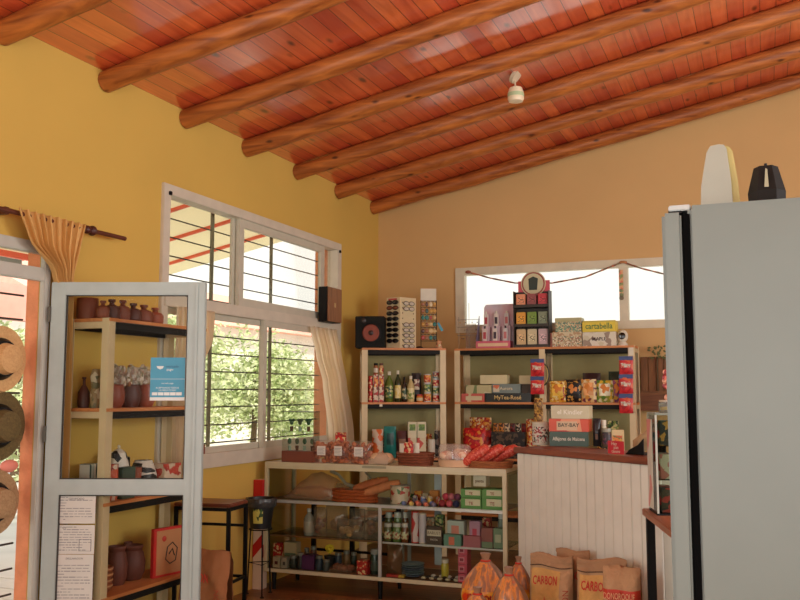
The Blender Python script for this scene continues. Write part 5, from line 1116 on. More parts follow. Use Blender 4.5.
for k in range(15):
    px = 404+rr.uniform(0, 1)+k*2.5; c, cn = cols_[k % 5]; u0, _ = D_.uz(px, 498, .06)
    q = T('wrapped_sweet', '%s wrapped sweet in the row beside the round tin, %s' % (cn, ['at the left', 'in the middle', 'at the right'][k//5]), 'sweet', D_.w(u0, .05+.07*(k % 3), zi+.0005), rr.uniform(-1, 1), 'wrapped sweets in the case')
    MB().box(-.018, -.014, 0, .018, .014, .030+.03*(k % 3 == 2), .006).build('wrapper', PAT([c, tuple(min(255, int(v*1.3)) for v in c), (206, 190, 170)], 40), q)
balls = [(444, 494.5, (190, 60, 80), 'crimson'), (449, 500, (206, 90, 100), 'pink'), (441.5, 501.5, (150, 40, 50), 'dark red'), (449.5, 489.5, (196, 110, 120), 'dusty pink'), (455.5, 499, (40, 44, 90), 'dark blue'), (456, 491.5, (120, 60, 90), 'plum')]
for k, (px, py, c, cn) in enumerate(balls):
    up_ = py < 497; u0, _ = D_.uz(px, py, .05); q = T('yarn_ball', '%s ball in the cluster between sweets and green boxes, %s' % (cn, 'upper' if up_ else 'lower'), 'ball', D_.w(u0, .06+(.03 if up_ else 0), zi+.0275+(.048 if up_ else 0)), 0, 'coloured balls in the case')
    MB().ball((0, 0, 0), .027, seg=14).build('ball', M(c, .6, bump=.6, scale=30), q)
gb = M((96, 150, 74), .45)
u0, h0 = D_.uz(461, 497.5, .04); rowh = (h0-zi)
for r in range(2):
    for j in range(2):
        a, b_ = ((460.6, 481.2), (481.8, 502.6))[j]
        carton('tea_carton', '%s green and white tea carton of the four in the case' % (['lower', 'upper'][r]+' '+['left', 'right'][j]), D_, a, b_, 497.8-8.9*r if True else 0, zi+r*(rowh+.001), .04, .13, gb, patch=M((214, 206, 176), .5), patchbox=(.22, .95, .3, .9), words='TE', wm=M((150, 70, 50), .5), ws=.4, grp='green and white tea cartons')
carton('white_carton', 'small white carton on top of the green tea cartons', D_, 473, 486, 475.5, zi+2*rowh+.004, .06, .1, w_, words='pasta', wm=M((120, 90, 70), .5), ws=.4)
# lower left: glass shelf and floor
zs = .4265; zf = .1685
def wrapbag(name, label, px0, px1, pyt, z, v, d, film_, inner, seed, grp=None, cat='bag'):
    t, w, h = put(name, label, cat, D_, px0, px1, pyt, z, v, d, grp)
    MB().pillow(w, h, d, seed=seed, rough=.014).build('plastic_wrap', film_, t)
    m = MB(); rr = random.Random(seed)
    for k in range(10): m.ball((rr.uniform(-.3, .3)*w, rr.uniform(-.2, .2)*d, rr.uniform(.15, .6)*h), min(w, h)*.16, (1.1, .8, .9), 8)
    m.build('contents', inner, t)
f1 = FILM((176, 160, 136), .4, .15)
G1 = 'plastic wrapped goods on the left glass shelf'
bottle('small_bottle', 'round clear flask at the left of the glass shelf', D_, 302, 311.5, 509, zs, .06, M((150, 150, 136), .15), M((170, 160, 140), .4), alu)
wrapbag('wrapped_bread', 'plastic bag of rolls beside the round flask', 311, 324, 507.5, zs, .05, .10, f1, M((150, 84, 56), .7), 21, G1)
wrapbag('wrapped_bread', 'wide crumpled plastic bag of pale bread in the middle of the left glass shelf', 322, 344, 505.5, zs, .06, .14, f1, M((176, 130, 84), .7), 22, G1)
wrapbag('wrapped_bread', 'low plastic bag of yellow buns in front on the left glass shelf', 335, 360, 519, zs, .03, .08, f1, M((190, 150, 90), .7), 23, G1)
wrapbag('wrapped_bread', 'dark reddish plastic bag at the right of the left glass shelf', 346, 362, 509, zs, .14, .12, f1, M((110, 50, 40), .7), 24, G1)
wrapbag('wrapped_bread', 'pale brown plastic bag next to the case upright', 361, 377, 510.5, zs, .06, .12, f1, M((150, 104, 74), .7), 25, G1)
cdk = lambda c: M(c, .45)
carton('small_carton', 'red and white carton at the far left on the case floor', D_, 273, 280, 543, zf, .10, .06, P_red)
carton('small_carton', 'small white boxed carton at the left front of the case floor', D_, 272.5, 280, 556.5, zf, .03, .06, M((176, 160, 130), .5), patch=M((90, 30, 30), .5), patchbox=(.3, .7, .3, .6))
carton('small_carton', 'grey white carton next to the white boxed one', D_, 281, 287, 557.5, zf, .03, .06, M((160, 150, 130), .5), patch=M((60, 50, 50), .5), patchbox=(.3, .7, .3, .6))
carton('stacked_carton', 'pale lidded carton on the dark jar row in the lower left', D_, 284, 296.5, 542, zf, .14, .08, M((190, 170, 130), .5), patch=M((96, 110, 80), .5), patchbox=(.05, .95, 0, .55))
for k, (a, b_, tp, c, lb) in enumerate(((288, 295, 556, (40, 44, 36), 'dark olive jar in front of the pale lidded carton'), (295.5, 302, 553, (34, 34, 30), 'black jar beside the dark olive jar'), (314, 321, 556, (40, 50, 60), 'slate jar right of the purple box'), (321.5, 328, 560, (60, 66, 60), 'grey green jar under the yellow flower'))):
    jar('dark_jar', lb, D_, a, b_, tp, zf, .04, cdk(c), M((120, 120, 110), .3), 'dark jars on the case floor')
carton('purple_box', 'purple box on the case floor in the lower left compartment', D_, 301.5, 313.8, 555, zf, .05, .09, M((84, 40, 84), .5))
t, w, h = put('dark_pot', 'dark pot with a bright yellow flower in the lower left compartment', 'flower pot', D_, 322, 332, 546, zf, .12, .09)
MB().lathe([(0, 0), (w*.35, 0), (w*.5, h*.55), (w*.46, h*.57), (0, h*.5)], seg=18).build('pot', M((44, 40, 36), .5), t)
m = MB(); rr = random.Random(6)
for k in range(14): a = 2*PI*k/14; m.ball((.025*math.cos(a), .012*math.sin(a*2), h*.85+.022*math.sin(a)), .014, (1, .6, 1), 8)
m.ball((0, -.01, h*.85), .018); m.build('flower', M((226, 196, 40), .6), t); MB().cyl((0, 0, h*.4), (0, 0, h*.8), .003).build('stem', M((70, 90, 40), .7), t)
t = lump('meat_pack', 'flat pack of reddish brown food lying on the case floor', 327, 352, 563.5, .04, .14, M((140, 80, 52), .6), 4, 6, zz=zf, wrap=FILM((200, 160, 130), .3, .12), cat='pack')
carton('red_tin', 'red tin box before the case upright in the lower left compartment', D_, 356.5, 367.5, 560.5, zf, .03, .07, P_red, 'tin')
jar('pickle_jar', 'large dark green jar with silver lid beside the case upright', D_, 368.5, 377.8, 549.5, zf, .05, M((40, 52, 40), .2), M((150, 156, 150), .25), lab=M((60, 70, 56), .4))
# lower right: glass shelf
for k, (a, b_, lb, c) in enumerate(((382.5, 390.5, 'olive jar with white lid at the left of the right glass shelf', (92, 92, 50)), (391, 399.5, 'green jar with white lid, second on the right glass shelf', (96, 120, 60)), (400, 407, 'brown jar with white lid, third on the right glass shelf', (110, 70, 40)))):
    jar('preserve_jar', lb, D_, a, b_, 523.5, zs, .04, M(c, .2), M((196, 200, 190), .3), 'preserve jars on the right glass shelf', lab=PAT([(190, 190, 150), c, (150, 70, 40)], 40))
    jar('preserve_jar', lb.replace('on the', 'in the rear row of the').replace(' at the left of', ' in the rear row of'), D_, a+1.5, b_+.5, 512.5, zs, .15, M(c, .2), M((196, 200, 190), .3), 'preserve jars on the right glass shelf', lab=PAT([(190, 190, 150), c, (70, 90, 40)], 40))
can('spray_can', 'tall white and red can on the right glass shelf', D_, 410, 417.4, 511.5, zs, .05, PAT([(206, 190, 186), (190, 60, 60), (206, 150, 150)], 14, stretch=(1, 1, .5)), lid=M((200, 60, 50), .4))
can('spray_can', 'tall grey white can beside the white and red one', D_, 417.8, 425, 513.5, zs, .05, M((196, 190, 196), .4), lid=w_)
t, w, hh3 = carton('chalk_sign', 'small dark sign board with white writing on the right glass shelf', D_, 426, 442, 526, zs, .03, .02, M((70, 54, 40), .6), 'sign', patch=M((206, 196, 170), .6), patchbox=(.06, .94, .48, .8)); text('BARUST', .03, M((60, 44, 36), .5), t, (0, -.0125-.0015, hh3*.64), maxw=w*.8); text('PASTA', .02, w_, t, (0, -.0125, hh3*.28), maxw=w*.6)
carton('round_top_box', 'pale box with pink centre behind the low blue green box', D_, 447, 464, 520.5, zs, .10, .07, M((176, 186, 176), .5), patch=M((206, 130, 110), .5), patchbox=(.25, .7, .3, .8))
carton('flat_box', 'low blue green box with orange corner on the right glass shelf', D_, 443.5, 461, 534.3, zs, .03, .06, M((96, 140, 120), .5), patch=M((206, 110, 80), .5), patchbox=(.3, .62, .1, .8))
carton('small_carton', 'pink lilac carton on the right glass shelf', D_, 469, 480, 521, zs, .08, .06, M((176, 130, 150), .5), patch=M((190, 60, 80), .5), patchbox=(.3, .7, .3, .7))
carton('flat_box', 'low rose box in front of the pink lilac carton', D_, 463, 480.5, 535.8, zs, .03, .05, M((160, 90, 96), .5))
carton('flat_box', 'dull red box with green stripe near the right end of the glass shelf', D_, 481, 492.6, 527.8, zs, .06, .08, M((140, 76, 66), .5), patch=M((110, 130, 96), .5), patchbox=(0, 1, .0, .3))
carton('flat_box', 'soft green box at the right end of the glass shelf', D_, 493, 503, 528.5, zs, .06, .08, M((110, 136, 104), .5), patch=M((176, 180, 150), .5), patchbox=(.2, .8, .3, .7))
jar('tall_jar', 'pale grey green jar in the right corner of the glass shelf', D_, 497, 503.5, 512.5, zs, .18, M((120, 130, 116), .2), alu)
# lower right: floor of the case
wrapbag('bread_sack', 'brown sack of bread tied at the top beside the case upright', 384, 399, 546, zf, .05, .13, FILM((150, 110, 74), .8, .3), M((130, 84, 52), .7), 41)
t, w, h = put('plate_stack', 'stack of pale blue plates on the case floor', 'plates', D_, 402, 422, 558, zf, .08, .2)
t = None
for o in list(bpy.data.objects):
    if o.get('label') == 'stack of pale blue plates on the case floor': bpy.data.objects.remove(o)
for k in range(6):
    u0, _ = D_.uz(412, 560, .12); zz = zf+.001+k*.016; q = T('plate', '%s of the six pale blue plates stacked on the case floor' % ['lowest', 'second', 'third', 'fourth', 'fifth', 'topmost'][k], 'plate', D_.w(u0, .14, zz), 0, 'pale blue plates')
    r = .085+.004*(k % 2); MB().lathe([(0, 0), (r*.6, 0), (r, .012), (r*1.0, .0145), (r*.6, .003), (0, .003)], seg=28).build('plate', M(((120, 146, 156) if k % 3 else (96, 120, 150)), .3), q)
carton('yellow_packet', 'red and yellow flat packet at the left front of the right case floor', D_, 386, 404, 575, zf, .03, .04, PAT([(190, 160, 60), (170, 50, 40)], 8))
jar('mustard_jar', 'small yellow jar standing behind the pale pebbles', D_, 440, 447.5, 559.5, zf, .12, M((190, 176, 60), .3), w_)
rr = random.Random(31)
for k in range(14):
    px = 424+k*2.7; u0, _ = D_.uz(px, 572, .06); q = T('painted_stone', '%s small painted stone in the scatter on the right case floor' % ['cream', 'dark', 'white'][k % 3], 'stone', D_.w(u0, .05+.05*(k % 3), zf+.0125), 0, 'small painted stones in the case')
    MB().ball((0, 0, 0), .016, (1.3, 1, .72), 10).build('stone', [M((190, 180, 150), .5), M((56, 46, 40), .5), M((206, 206, 196), .5)][k % 3], q)
hs_ = [570, 560.8, 551.6]
zz = zf+.0005; 
for k in range(4):
    u0, zt_ = D_.uz(458, 575-9*k, .04); w4 = D_.uz(466, 570, .04)[0]-D_.uz(457, 570, .04)[0]
    q = T('pink_box', '%s pink box of the column at the right of the case floor' % ['lowest', 'second', 'third', 'topmost'][k], 'box', D_.w(u0+w4/2, .09, zf+.001+k*.066), 0, 'pink boxes stacked in the case')
    MB().box(-w4/2, -.05, 0, w4/2, .05, .063, .003).build('carton', M((190, 70, 90), .45), q); MB().box(-w4*.4, -.0512, .014, w4*.2, -.0495, .05).build('label_patch', M((206, 130, 140), .5), q); MB().box(-w4*.3, -.0522, .022, w4*.1, -.0508, .042).build('label_centre', M((130, 30, 50), .5), q)
for k, (a, b_, tp, c, lb) in enumerate(((303, 308, 548, (120, 110, 90), 'grey beige jar in the rear row behind the purple box'), (309, 315, 546.5, (96, 50, 40), 'rust brown jar in the rear row behind the purple box'), (333, 340, 553, (60, 70, 80), 'blue grey jar in the rear row behind the flat pack'), (342, 348.5, 551, (130, 100, 60), 'tan jar in the rear row behind the flat pack'), (349.5, 355.5, 552.5, (50, 60, 44), 'moss green jar in the rear row beside the red tin box'))):
    jar('dark_jar', lb, D_, a, b_, tp, zf, .24, cdk(c), M((130, 124, 110), .3), 'dark jars on the case floor')
for k, (a, b_, tp, m1, lb) in enumerate(((407.5, 413, 494, P_grn, 'small green patterned carton in the rear of the upper compartment'), (414, 421, 491, P_org, 'small orange patterned carton in the rear of the upper compartment'), (422, 428, 493.5, P_pal, 'small pale patterned carton in the rear of the upper compartment'), (429.5, 438, 490.5, M((206, 130, 50), .5), 'plain amber carton in the rear of the upper compartment'))):
    carton('small_carton', lb, D_, a, b_, tp, zi, .28, .05, m1)
for k, (a, b_, tp, m1, lb) in enumerate(((427, 434, 518, P_pal, 'pale patterned carton in the rear row behind the dark sign board'), (435, 443, 515, P_grn, 'green patterned carton in the rear row behind the dark sign board'), (482, 490, 518, P_red, 'red patterned carton in the rear row at the right of the glass shelf'))):
    carton('small_carton', lb, D_, a, b_, tp, zs, .26, .06, m1)
# black folding frame standing behind the case
t = T('folding_frame', 'black crossed metal frame seen behind the glass case against the yellow wall', 'frame', (.10, 7.15, 0))
for a, b_ in (((0.05, 0, 0), (.05, 0, .62)), ((.42, 0, 0), (.42, 0, .62)), ((.85, 0, 0), (.85, 0, .62))): MB().bar(a, b_, .035).build('upright', blackm, t)
for a, b_ in (((.05, 0, .30), (.85, 0, .56)), ((.05, 0, .2), (.85, 0, .2)), ((.05, 0, .60), (.85, 0, .60))): MB().bar(a, b_, .02).build('brace', blackm, t)
# ================================================================ CHARCOAL BAGS
kraft = M((186, 146, 104), .8, var=.12, scale=7, bump=.9); kraft2 = M((168, 128, 90), .8, var=.12, scale=7, bump=.9)
cred = M((196, 58, 34), .6)
def charcoal(px0, px1, pyt, y, label, word, seed, fold=True, lean=0.0, rz=0.0, kr=kraft, yellow=True, flame=True, dd=.16, side=False):
    a = at(px0, pyt, y=y); b_ = at(px1, pyt, y=y); w = b_.x-a.x; h = (a.z+b_.z)/2
    t = T('charcoal_bag', label, 'charcoal bag', ((a.x+b_.x)/2, y, 0), rz, 'paper charcoal bags' if fold else None)
    def sf(sign):
        def f(u, q):
            x = (u-.5)*w*(1-.02*q); z = q*h
            k = min(1, (1-q)*2.2)**.6; e = min(1, min(u, 1-u)*7)**.5
            y_ = sign*(dd/2*k*(.35+.65*e)+.004)+.030*noise.noise(Vector((x*8+seed, z*6, 3)))*(.5+.5*q)+.010*noise.noise(Vector((x*30+seed, z*26, sign)))
            z += q*q*.030*noise.noise(Vector((x*7+seed, 1, 0)))
            return Vector((x+lean*q*w, y_, z))
        return f
    m = MB(); m.grid(sf(-1), 26, 34); m.grid(sf(1), 26, 34); bm = m.bm
    bmesh.ops.remove_doubles(bm, verts=bm.verts, dist=.0105)
    m.build('paper_sack', kr, t)
    def on(u0, u1, q0, q1, nm, mt, off=.003):
        MB().grid(lambda u, q: sf(-1)(u0+(u1-u0)*u, q0+(q1-q0)*q)+Vector((0, -off, 0)), 16, 16).build(nm, mt, t)
    if yellow: on(.06, .72 if side else .9, .12, .84, 'printed_panel', M((206, 158, 88), .75, var=.16, scale=7, bump=.9))
    if fold: on(.01, .99, .875, 1.0, 'folded_top', M((168, 130, 92), .8, bump=.9, scale=8), .008); on(.0, 1.0, .868, .880, 'stitched_fold', M((90, 62, 40), .8), .0095)
    def wrap(o):
        for vv in o.data.vertices:
            p = o.matrix_basis @ vv.co; u = (p.x)/w+.5; q = p.z/h; s = sf(-1)(min(1, max(0, u)), min(1, max(0, q))); off = p.y
            vv.co = Vector((s.x, s.y-.006+off*.2, p.z))
        o.location = (0, 0, 0); o.rotation_euler = (0, 0, 0)
    cx_ = -w*.12 if side else 0
    o = text(word, .072, cred, t, (cx_, 0, h*.72), maxw=w*.56 if side else w*.7, hs=1.0, bold=.0015); bpy.context.view_layer.update(); wrap(o)
    if flame:
        for dx, hf in ((-.10, .16), (.0, .26), (.10, .18)):
            on_ = MB(); x0 = cx_+dx*w*1.1; n = 10
            on_.grid(lambda u, q: (lambda uu, qq: sf(-1)(uu, qq)+Vector((0, -.0045, 0)))((x0+(u-.5)*w*.14*(1-q)**.8*(1+.3*math.sin(q*6)))/w+.5, .32+hf*q*.9), 6, 12); on_.build('flame_print', cred, t)
    if side:
        m = MB(); 
        o2 = text('CARBON', .05, M((170, 70, 40), .7), t, (w*.37, 0, h*.45), maxw=.2); o2.rotation_euler = (PI/2, -PI/2, 0); bpy.context.view_layer.update(); wrap(o2)
    return t, sf, w, h
t, sf, w, h = charcoal(530.5, 573.5, 554.5, 5.72, 'brown paper charcoal bag with red lettering, left of the two big ones', 'CARBON', 1, side=True)
charcoal(577, 627.5, 558.5, 5.60, 'brown paper charcoal bag with red lettering, right of the two big ones', 'CARBON', 2, side=True)
charcoal(556, 590, 550, 5.88, 'plain brown charcoal bag standing behind the two big ones', 'CARBON', 3, fold=False, kr=kraft2, yellow=False, flame=False, dd=.08)
t, sf, w, h = charcoal(603, 641, 566, 5.36, 'crumpled brown paper bag with red band at the right end of the charcoal bags', 'CARBON', 4, fold=False, yellow=False, flame=False, dd=.2)
MB().grid(lambda u, q: sf(-1)(u, .70+.09*q+.0*u)+Vector((0, -.0045, 0)), 20, 3).build('red_band', cred, t)
MB().grid(lambda u, q: sf(-1)(.12+.7*u, .50+.14*q*math.sin(PI*u)+.1*math.sin(PI*u))+Vector((0, -.0045, 0)), 20, 4).build('red_swoosh', cred, t)
text('DONOROQUE', .05, M((222, 170, 120), .6), t, (0, -.135, h*.745), maxw=w*.8)
charcoal(184, 231, 549.5, 4.85, 'brown paper charcoal bag standing below the bar stool by the yellow wall', 'CARBON', 6, fold=False, yellow=False, flame=False, kr=M((150, 96, 54), .8, var=.08, scale=6, bump=.25), side=True)
# clear bags with orange print and twisted necks
def netbag(px0, px1, pyt, y, label, seed, hfrac=1.0):
    a = at(px0, pyt, y=y); b_ = at(px1, pyt, y=y); w = b_.x-a.x; h = a.z
    t = T('twisted_bag', label, 'charcoal bag', ((a.x+b_.x)/2, y, 0), 0, 'clear charcoal bags with orange print')
    def f(off):
        def g(u, q):
            an = 2*PI*u; 
            if q < .5: k = .86+.14*math.sin(PI*q)
            elif q < .92: e = (q-.5)/.42; k = .13+.87*math.cos(PI/2*e)**.8
            else: k = .13+.10*(q-.92)/.08
            pl = 1+.05*math.sin(an*11+seed)*(q**2)+.16*noise.noise(Vector((math.cos(an)*1.3+seed, math.sin(an)*1.3, q*3)))+.06*noise.noise(Vector((math.cos(an)*5+seed, math.sin(an)*5, q*11)))
            return Vector((math.cos(an)*(w/2*k*pl+off), math.sin(an)*(w*.40*k*pl+off), .003+q*h))
        return g
    MB().grid(f(0), 44, 30).build('sack', M((150, 112, 84), .3, var=.3, scale=9), t)
    gg = f(.004)
    MB().grid(lambda u, q: gg(.58+.34*u, .22+.46*q), 18, 14).build('printed_panel', PAT([(214, 96, 30), (226, 130, 36), (232, 170, 60), (206, 60, 24)], 7, kind='noise', rough=.25), t)
    MB().grid(lambda u, q: gg(.62+.26*u, .34+.13*q)+Vector((0, -.003, 0)), 12, 6).build('yellow_band', M((226, 160, 40), .3), t)
    gg2 = f(.0055)
    MB().grid(lambda u, q: gg2(.56+.38*u+(.10*(.5-u))*q, .60+.30*q), 24, 10).build('orange_pleats', PAT([(206, 90, 40), (168, 120, 86), (226, 140, 64), (150, 104, 76)], 26, kind='noise', stretch=(1, 1, .12), rough=.25), t)
    o = text('CARBON', .06, M((190, 40, 24), .4), t, (0, 0, h*.52), maxw=w*.5, bold=.0015); bpy.context.view_layer.update()
    for vv in o.data.vertices:
        p = o.matrix_basis @ vv.co; u_ = .75+p.x/(w*2.6); s_ = f(.0085)(u_, p.z/h); vv.co = Vector((s_.x, s_.y, s_.z))
    o.location = (0, 0, 0); o.rotation_euler = (0, 0, 0)
    MB().tube([(math.cos(2*PI*q/16)*w*.10, math.sin(2*PI*q/16)*w*.085, h*.92) for q in range(16)], .006, 6, closed=True).build('twist_tie', M((196, 50, 30), .4), t)
netbag(463, 508, 552, 5.62, 'clear orange printed charcoal bag at the left, in front of the display case', 1)
netbag(489, 529, 566, 5.30, 'clear orange printed charcoal bag in the middle, twisted neck with orange pleats', 2)
netbag(458, 497, 586, 5.12, 'lowest clear orange printed charcoal bag, cut by the bottom of the view', 3)
netbag(505, 532, 556, 5.85, 'dull clear charcoal bag half hidden behind the pleated orange one', 4)
# ================================================================ SHELF BEHIND THE GLASS DOOR
H_ = FR_S
brown = M((122, 62, 38), .55, var=.1); dbrown = M((84, 42, 28), .5, var=.1); clay = M((150, 78, 50), .65, var=.1)
bottleP = [(0, 0), (.8, 0), (1, .12), (1, .52), (.8, .66), (.34, .74), (.28, .84), (.46, .88), (.46, 1.0), (0, 1.0)]
potP = [(0, 0), (.7, 0), (.95, .2), (1, .5), (.84, .78), (.7, .86), (.82, .96), (.78, 1.0), (.66, .94), (.6, .85), (0, .8)]
G = 'brown stoppered bottles on the top shelf'
def on_board(h): return h
pot('clay_cylinder', 'tall brown cylinder at the left end of the top shelf', H_, 89, 103.5, 297, z0, .17, [(0, 0), (.95, 0), (1, .03), (1, .97), (.96, 1.0), (0, 1)], brown, G, 'jar')
for k, (a, b_, tp) in enumerate(((104, 112.8, 300), (113.2, 123.6, 298.5), (124.2, 134, 299.5), (134.8, 145, 302.5), (145.6, 156.6, 304), (157, 167.4, 307))):
    pot('clay_bottle', ['first', 'second', 'third', 'fourth', 'fifth', 'rightmost'][k]+' small brown stoppered bottle in the row on the top shelf', H_, a, b_, tp, z0, .03+.01*(k % 2), bottleP, [brown, dbrown][k % 2] if k < 5 else clay, G, 'bottle')
pot('clay_jug', 'dark brown bottle with narrow neck at the left of the second shelf', H_, 85, 93.4, 377, z1, .22, [(0, 0), (.9, 0), (1, .2), (.95, .5), (.5, .68), (.25, .75), (.22, .92), (.34, .95), (.34, 1), (0, 1)], dbrown, cat='bottle')
pot('glazed_pot', 'greenish planted pot in cellophane beside the dark bottle', H_, 97, 105, 369, z1, .10, [(0, 0), (.8, 0), (.9, .45), (.7, .5), (1, .8), (.6, 1), (0, 1)], PAT([(100, 96, 60), (140, 120, 80), (190, 180, 150)], 24))
def cello(t, r, h):
    m = MB(); rr = random.Random(int(r*9999))
    for k in range(16): m.ball((rr.uniform(-1, 1)*r*.9, rr.uniform(-.5, .5)*r, h*(.96+rr.random()*.75)), r*.36, (1, .6, 1.2), 8)
    m.build('dried_herbs', PAT([(120, 110, 70), (190, 176, 150), (150, 96, 60), (214, 206, 190)], 30), t)
    MB().grid(lambda u, q: Vector((math.cos(2*PI*u)*r*(.85+.25*q), math.sin(2*PI*u)*r*(.7+.2*q), h*(.9+.85*q)+.02*noise.noise(Vector((u*9, q*4, r*50))))), 24, 8).build('cellophane', FILM((226, 222, 210), .3, .1), t)
for k, (a, b_) in enumerate(((115, 130.6), (131.4, 147), (147.4, 160))):
    pot('clay_pot', ['left', 'middle', 'right'][k]+' reddish clay pot with herbs in cellophane on the second shelf', H_, a, b_, 384.5, z1, .04, [(0, 0), (.7, 0), (.95, .25), (1, .6), (.86, .95), (.92, 1), (.8, 1), (.78, .93), (0, .9)], M((146, 72, 46), .4, var=.1) if k != 1 else dbrown, 'clay pots with herbs', extra=cello)
z3 = z2
def hnd(t, r, h):
    MB().tube([(r*.9+.0, 0, h*.8), (r*1.45, 0, h*.78), (r*1.5, 0, h*.45), (r*.95, 0, h*.3)], r*.13, 8).build('handle', blackm, t); MB().tube([(-r*.8, 0, h*.35), (-r*1.15, 0, h*.55), (-r*1.3, 0, h*.85)], r*.16, 8, [r*.2, r*.15, r*.1]).build('spout', w_, t); MB().ball((0, 0, h*1.03), r*.16).build('lid_knob', w_, t)
carton('striped_box', 'green and white striped box at the left of the third shelf', H_, 90, 101.5, 464.5, z3, .18, .08, PAT([(176, 186, 170), (60, 84, 70), (206, 206, 190), (90, 110, 90)], 40, stretch=(1, 0, 0)))
pot('cow_teapot', 'white teapot with black cow patches on the third shelf', H_, 120.5, 134.5, 449, z3, .12, [(0, 0), (.7, 0), (1, .3), (1, .6), (.7, .9), (.3, .97), (0, 1)], PAT([(214, 206, 190), (216, 208, 190), (30, 26, 24)], 16), cat='teapot', extra=hnd)
pot('red_mug', 'orange and white mug before the cow teapot', H_, 112.5, 121.5, 465, z3, .04, [(0, 0), (.9, 0), (1, .1), (1, 1), (.9, 1), (.88, .1), (0, .1)], PAT([(206, 96, 60), (214, 196, 170), (150, 50, 36)], 20), cat='mug')
carton('small_box', 'dark green small box between the orange mug and brown cup', H_, 123, 136, 468, z3, .03, .06, M((60, 80, 62), .5))
pot('brown_cup', 'small brown cup beside the dark green box', H_, 137, 144.6, 468, z3, .04, [(0, 0), (.7, 0), (1, 1), (.9, 1), (.64, .1), (0, .1)], clay, cat='cup')
pot('zebra_pot', 'round white pot with black zebra stripes on the third shelf', H_, 146, 163, 461.5, z3, .05, [(0, 0), (.6, 0), (.95, .25), (1, .55), (.75, .9), (.62, 1), (.55, .95), (0, .9)], PAT([(214, 206, 190), (30, 28, 26), (210, 204, 190), (40, 36, 30)], 9, kind='voronoi', stretch=(1, 1, 4)), cat='pot')
carton('patterned_box', 'cream box with red floral circles at the right of the third shelf', H_, 164.5, 181.5, 464.5, z3, .04, .09, PAT([(206, 190, 160), (190, 70, 50), (214, 196, 170), (160, 50, 40)], 18))
z4 = SHELF_Z[3]
for k in range(4):
    u0, _ = H_.uz(96.5, 590, .05); u1, _ = H_.uz(118, 590, .05); r = (u1-u0)/2
    r = .075; q = T('wooden_bowl', ['lowest', 'second', 'third', 'topmost'][k]+' light brown bowl in the stack on the bottom shelf', 'bowl', H_.w(.115, .13, z4+.001+k*.032), 0, 'stacked wooden bowls')
    MB().lathe([(0, 0), (r*.7, 0), (r, .03), (r, .05), (r*.93, .05), (r*.66, .012), (0, .01)], seg=26).build('bowl', M((166, 100, 62), .6, var=.12), q); MB().lathe([(r*1.0, .036), (r*1.015, .038), (r*1.015, .042), (r*1.0, .044)], seg=26).build('painted_ring', M((206, 160, 110), .5), q)
pot('clay_pot', 'left dark clay pot on the bottom shelf next to the bowls', H_, 118.5, 133, 548.5, z4, .12, potP, M((104, 54, 38), .6), 'dark clay pots on the bottom shelf')
pot('clay_pot', 'right dark clay pot on the bottom shelf with small ears', H_, 134.5, 151.5, 548, z4, .12, potP, M((98, 50, 34), .6), 'dark clay pots on the bottom shelf', extra=lambda t, r, h: [MB().tube([(s*r*.8, 0, h*.85), (s*r*1.1, 0, h*.8), (s*r*.98, 0, h*.6)], r*.09, 6).build('ear', dbrown, t) for s in (-1, 1)])
pot('clay_pot', 'small clay pot standing behind the two dark pots', H_, 129, 136, 543, z4, .24, potP, M((110, 60, 42), .6), 'dark clay pots on the bottom shelf')
t, w, h = carton('picture_box', 'red edged picture box with black drawing on the bottom shelf', H_, 158, 184, 530, z4, .05, .03, M((196, 40, 34), .45), patch=M((190, 130, 84), .6), patchbox=(.08, .97, .05, .95), tilt=math.radians(-12))
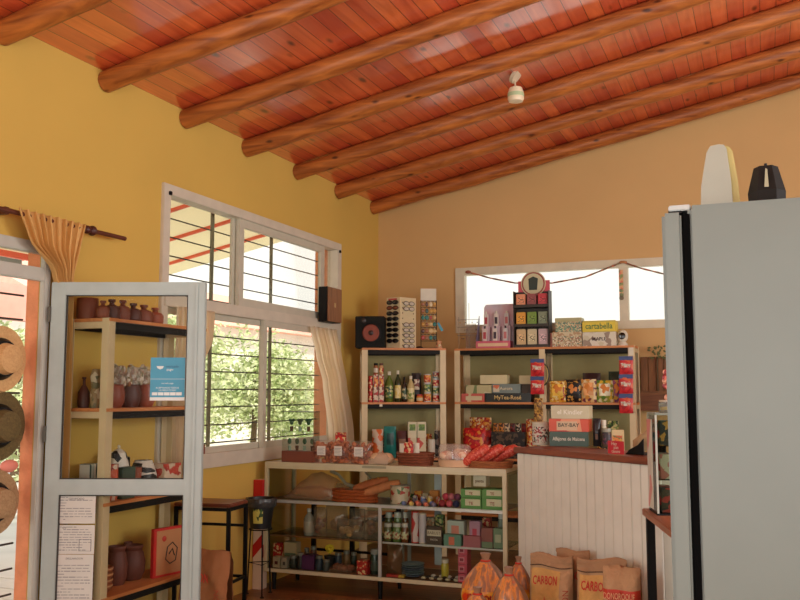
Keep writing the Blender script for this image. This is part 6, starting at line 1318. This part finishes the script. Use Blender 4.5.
m = MB(); m.tube([(-w*.15, -.018, h*.35), (-w*.1, -.018, h*.6), (w*.05, -.018, h*.68), (w*.2, -.018, h*.55), (w*.15, -.018, h*.3), (-w*.02, -.018, h*.25)], .004, 5, closed=True); m.tube([(-w*.05, -.018, h*.45), (w*.05, -.018, h*.55), (w*.12, -.018, h*.4)], .004, 5); m.build('drawing', M((60, 44, 36), .6), t)
MB().ball((-w*.2, -.0175, h*.78), .018, (1, .15, 1)).build('red_dot', M((190, 50, 36), .5), t)
# ================================================================ LIGHT, SKY, CAMERA
w = bpy.data.worlds.new('sky'); bpy.context.scene.world = w; w.use_nodes = True
nt = w.node_tree; bg = nt.nodes['Background']
tc = nt.nodes.new('ShaderNodeTexCoord'); sx = nt.nodes.new('ShaderNodeSeparateXYZ'); cr = nt.nodes.new('ShaderNodeValToRGB')
nt.links.new(tc.outputs['Generated'], sx.inputs[0]); nt.links.new(sx.outputs[2], cr.inputs[0]); nt.links.new(cr.outputs[0], bg.inputs[0])
cr.color_ramp.elements[0].color = (.90, .86, .80, 1); cr.color_ramp.elements[1].color = (.80, .86, .95, 1)
bg.inputs[1].default_value = SKY
def area(name, loc, rot, sx_, sy2, e, col):
    l = bpy.data.lights.new(name, 'AREA'); l.shape = 'RECTANGLE'; l.size = sx_; l.size_y = sy2; l.energy = e; l.color = col
    o = bpy.data.objects.new(name, l); C.objects.link(o); o.location = loc; o.rotation_euler = rot; return o
for nm, loc, rot, a, b_, e, c in LIGHTS: area(nm, loc, rot, a, b_, e, c)
sl = bpy.data.lights.new('sun', 'SUN'); sl.energy = SUN; sl.angle = math.radians(3); sl.color = (1, .93, .82)
so = bpy.data.objects.new('sun', sl); C.objects.link(so); so.rotation_euler = (math.radians(38), 0, math.radians(60))
cam = bpy.data.cameras.new('camera'); cam.sensor_fit = 'HORIZONTAL'; cam.sensor_width = 36; cam.lens = F/800*36; cam.clip_start = .05; cam.clip_end = 200
co = bpy.data.objects.new('camera', cam); C.objects.link(co)
mt = Matrix((Vector(RT), Vector(UP), -Vector(FW))).transposed().to_4x4(); mt.translation = CAM; co.matrix_world = mt
sc = bpy.context.scene; sc.camera = co
vs = sc.view_settings; vs.view_transform = 'Standard'; vs.look = 'None'; vs.gamma = 1; vs.exposure = EXPO; vs.use_curve_mapping = False
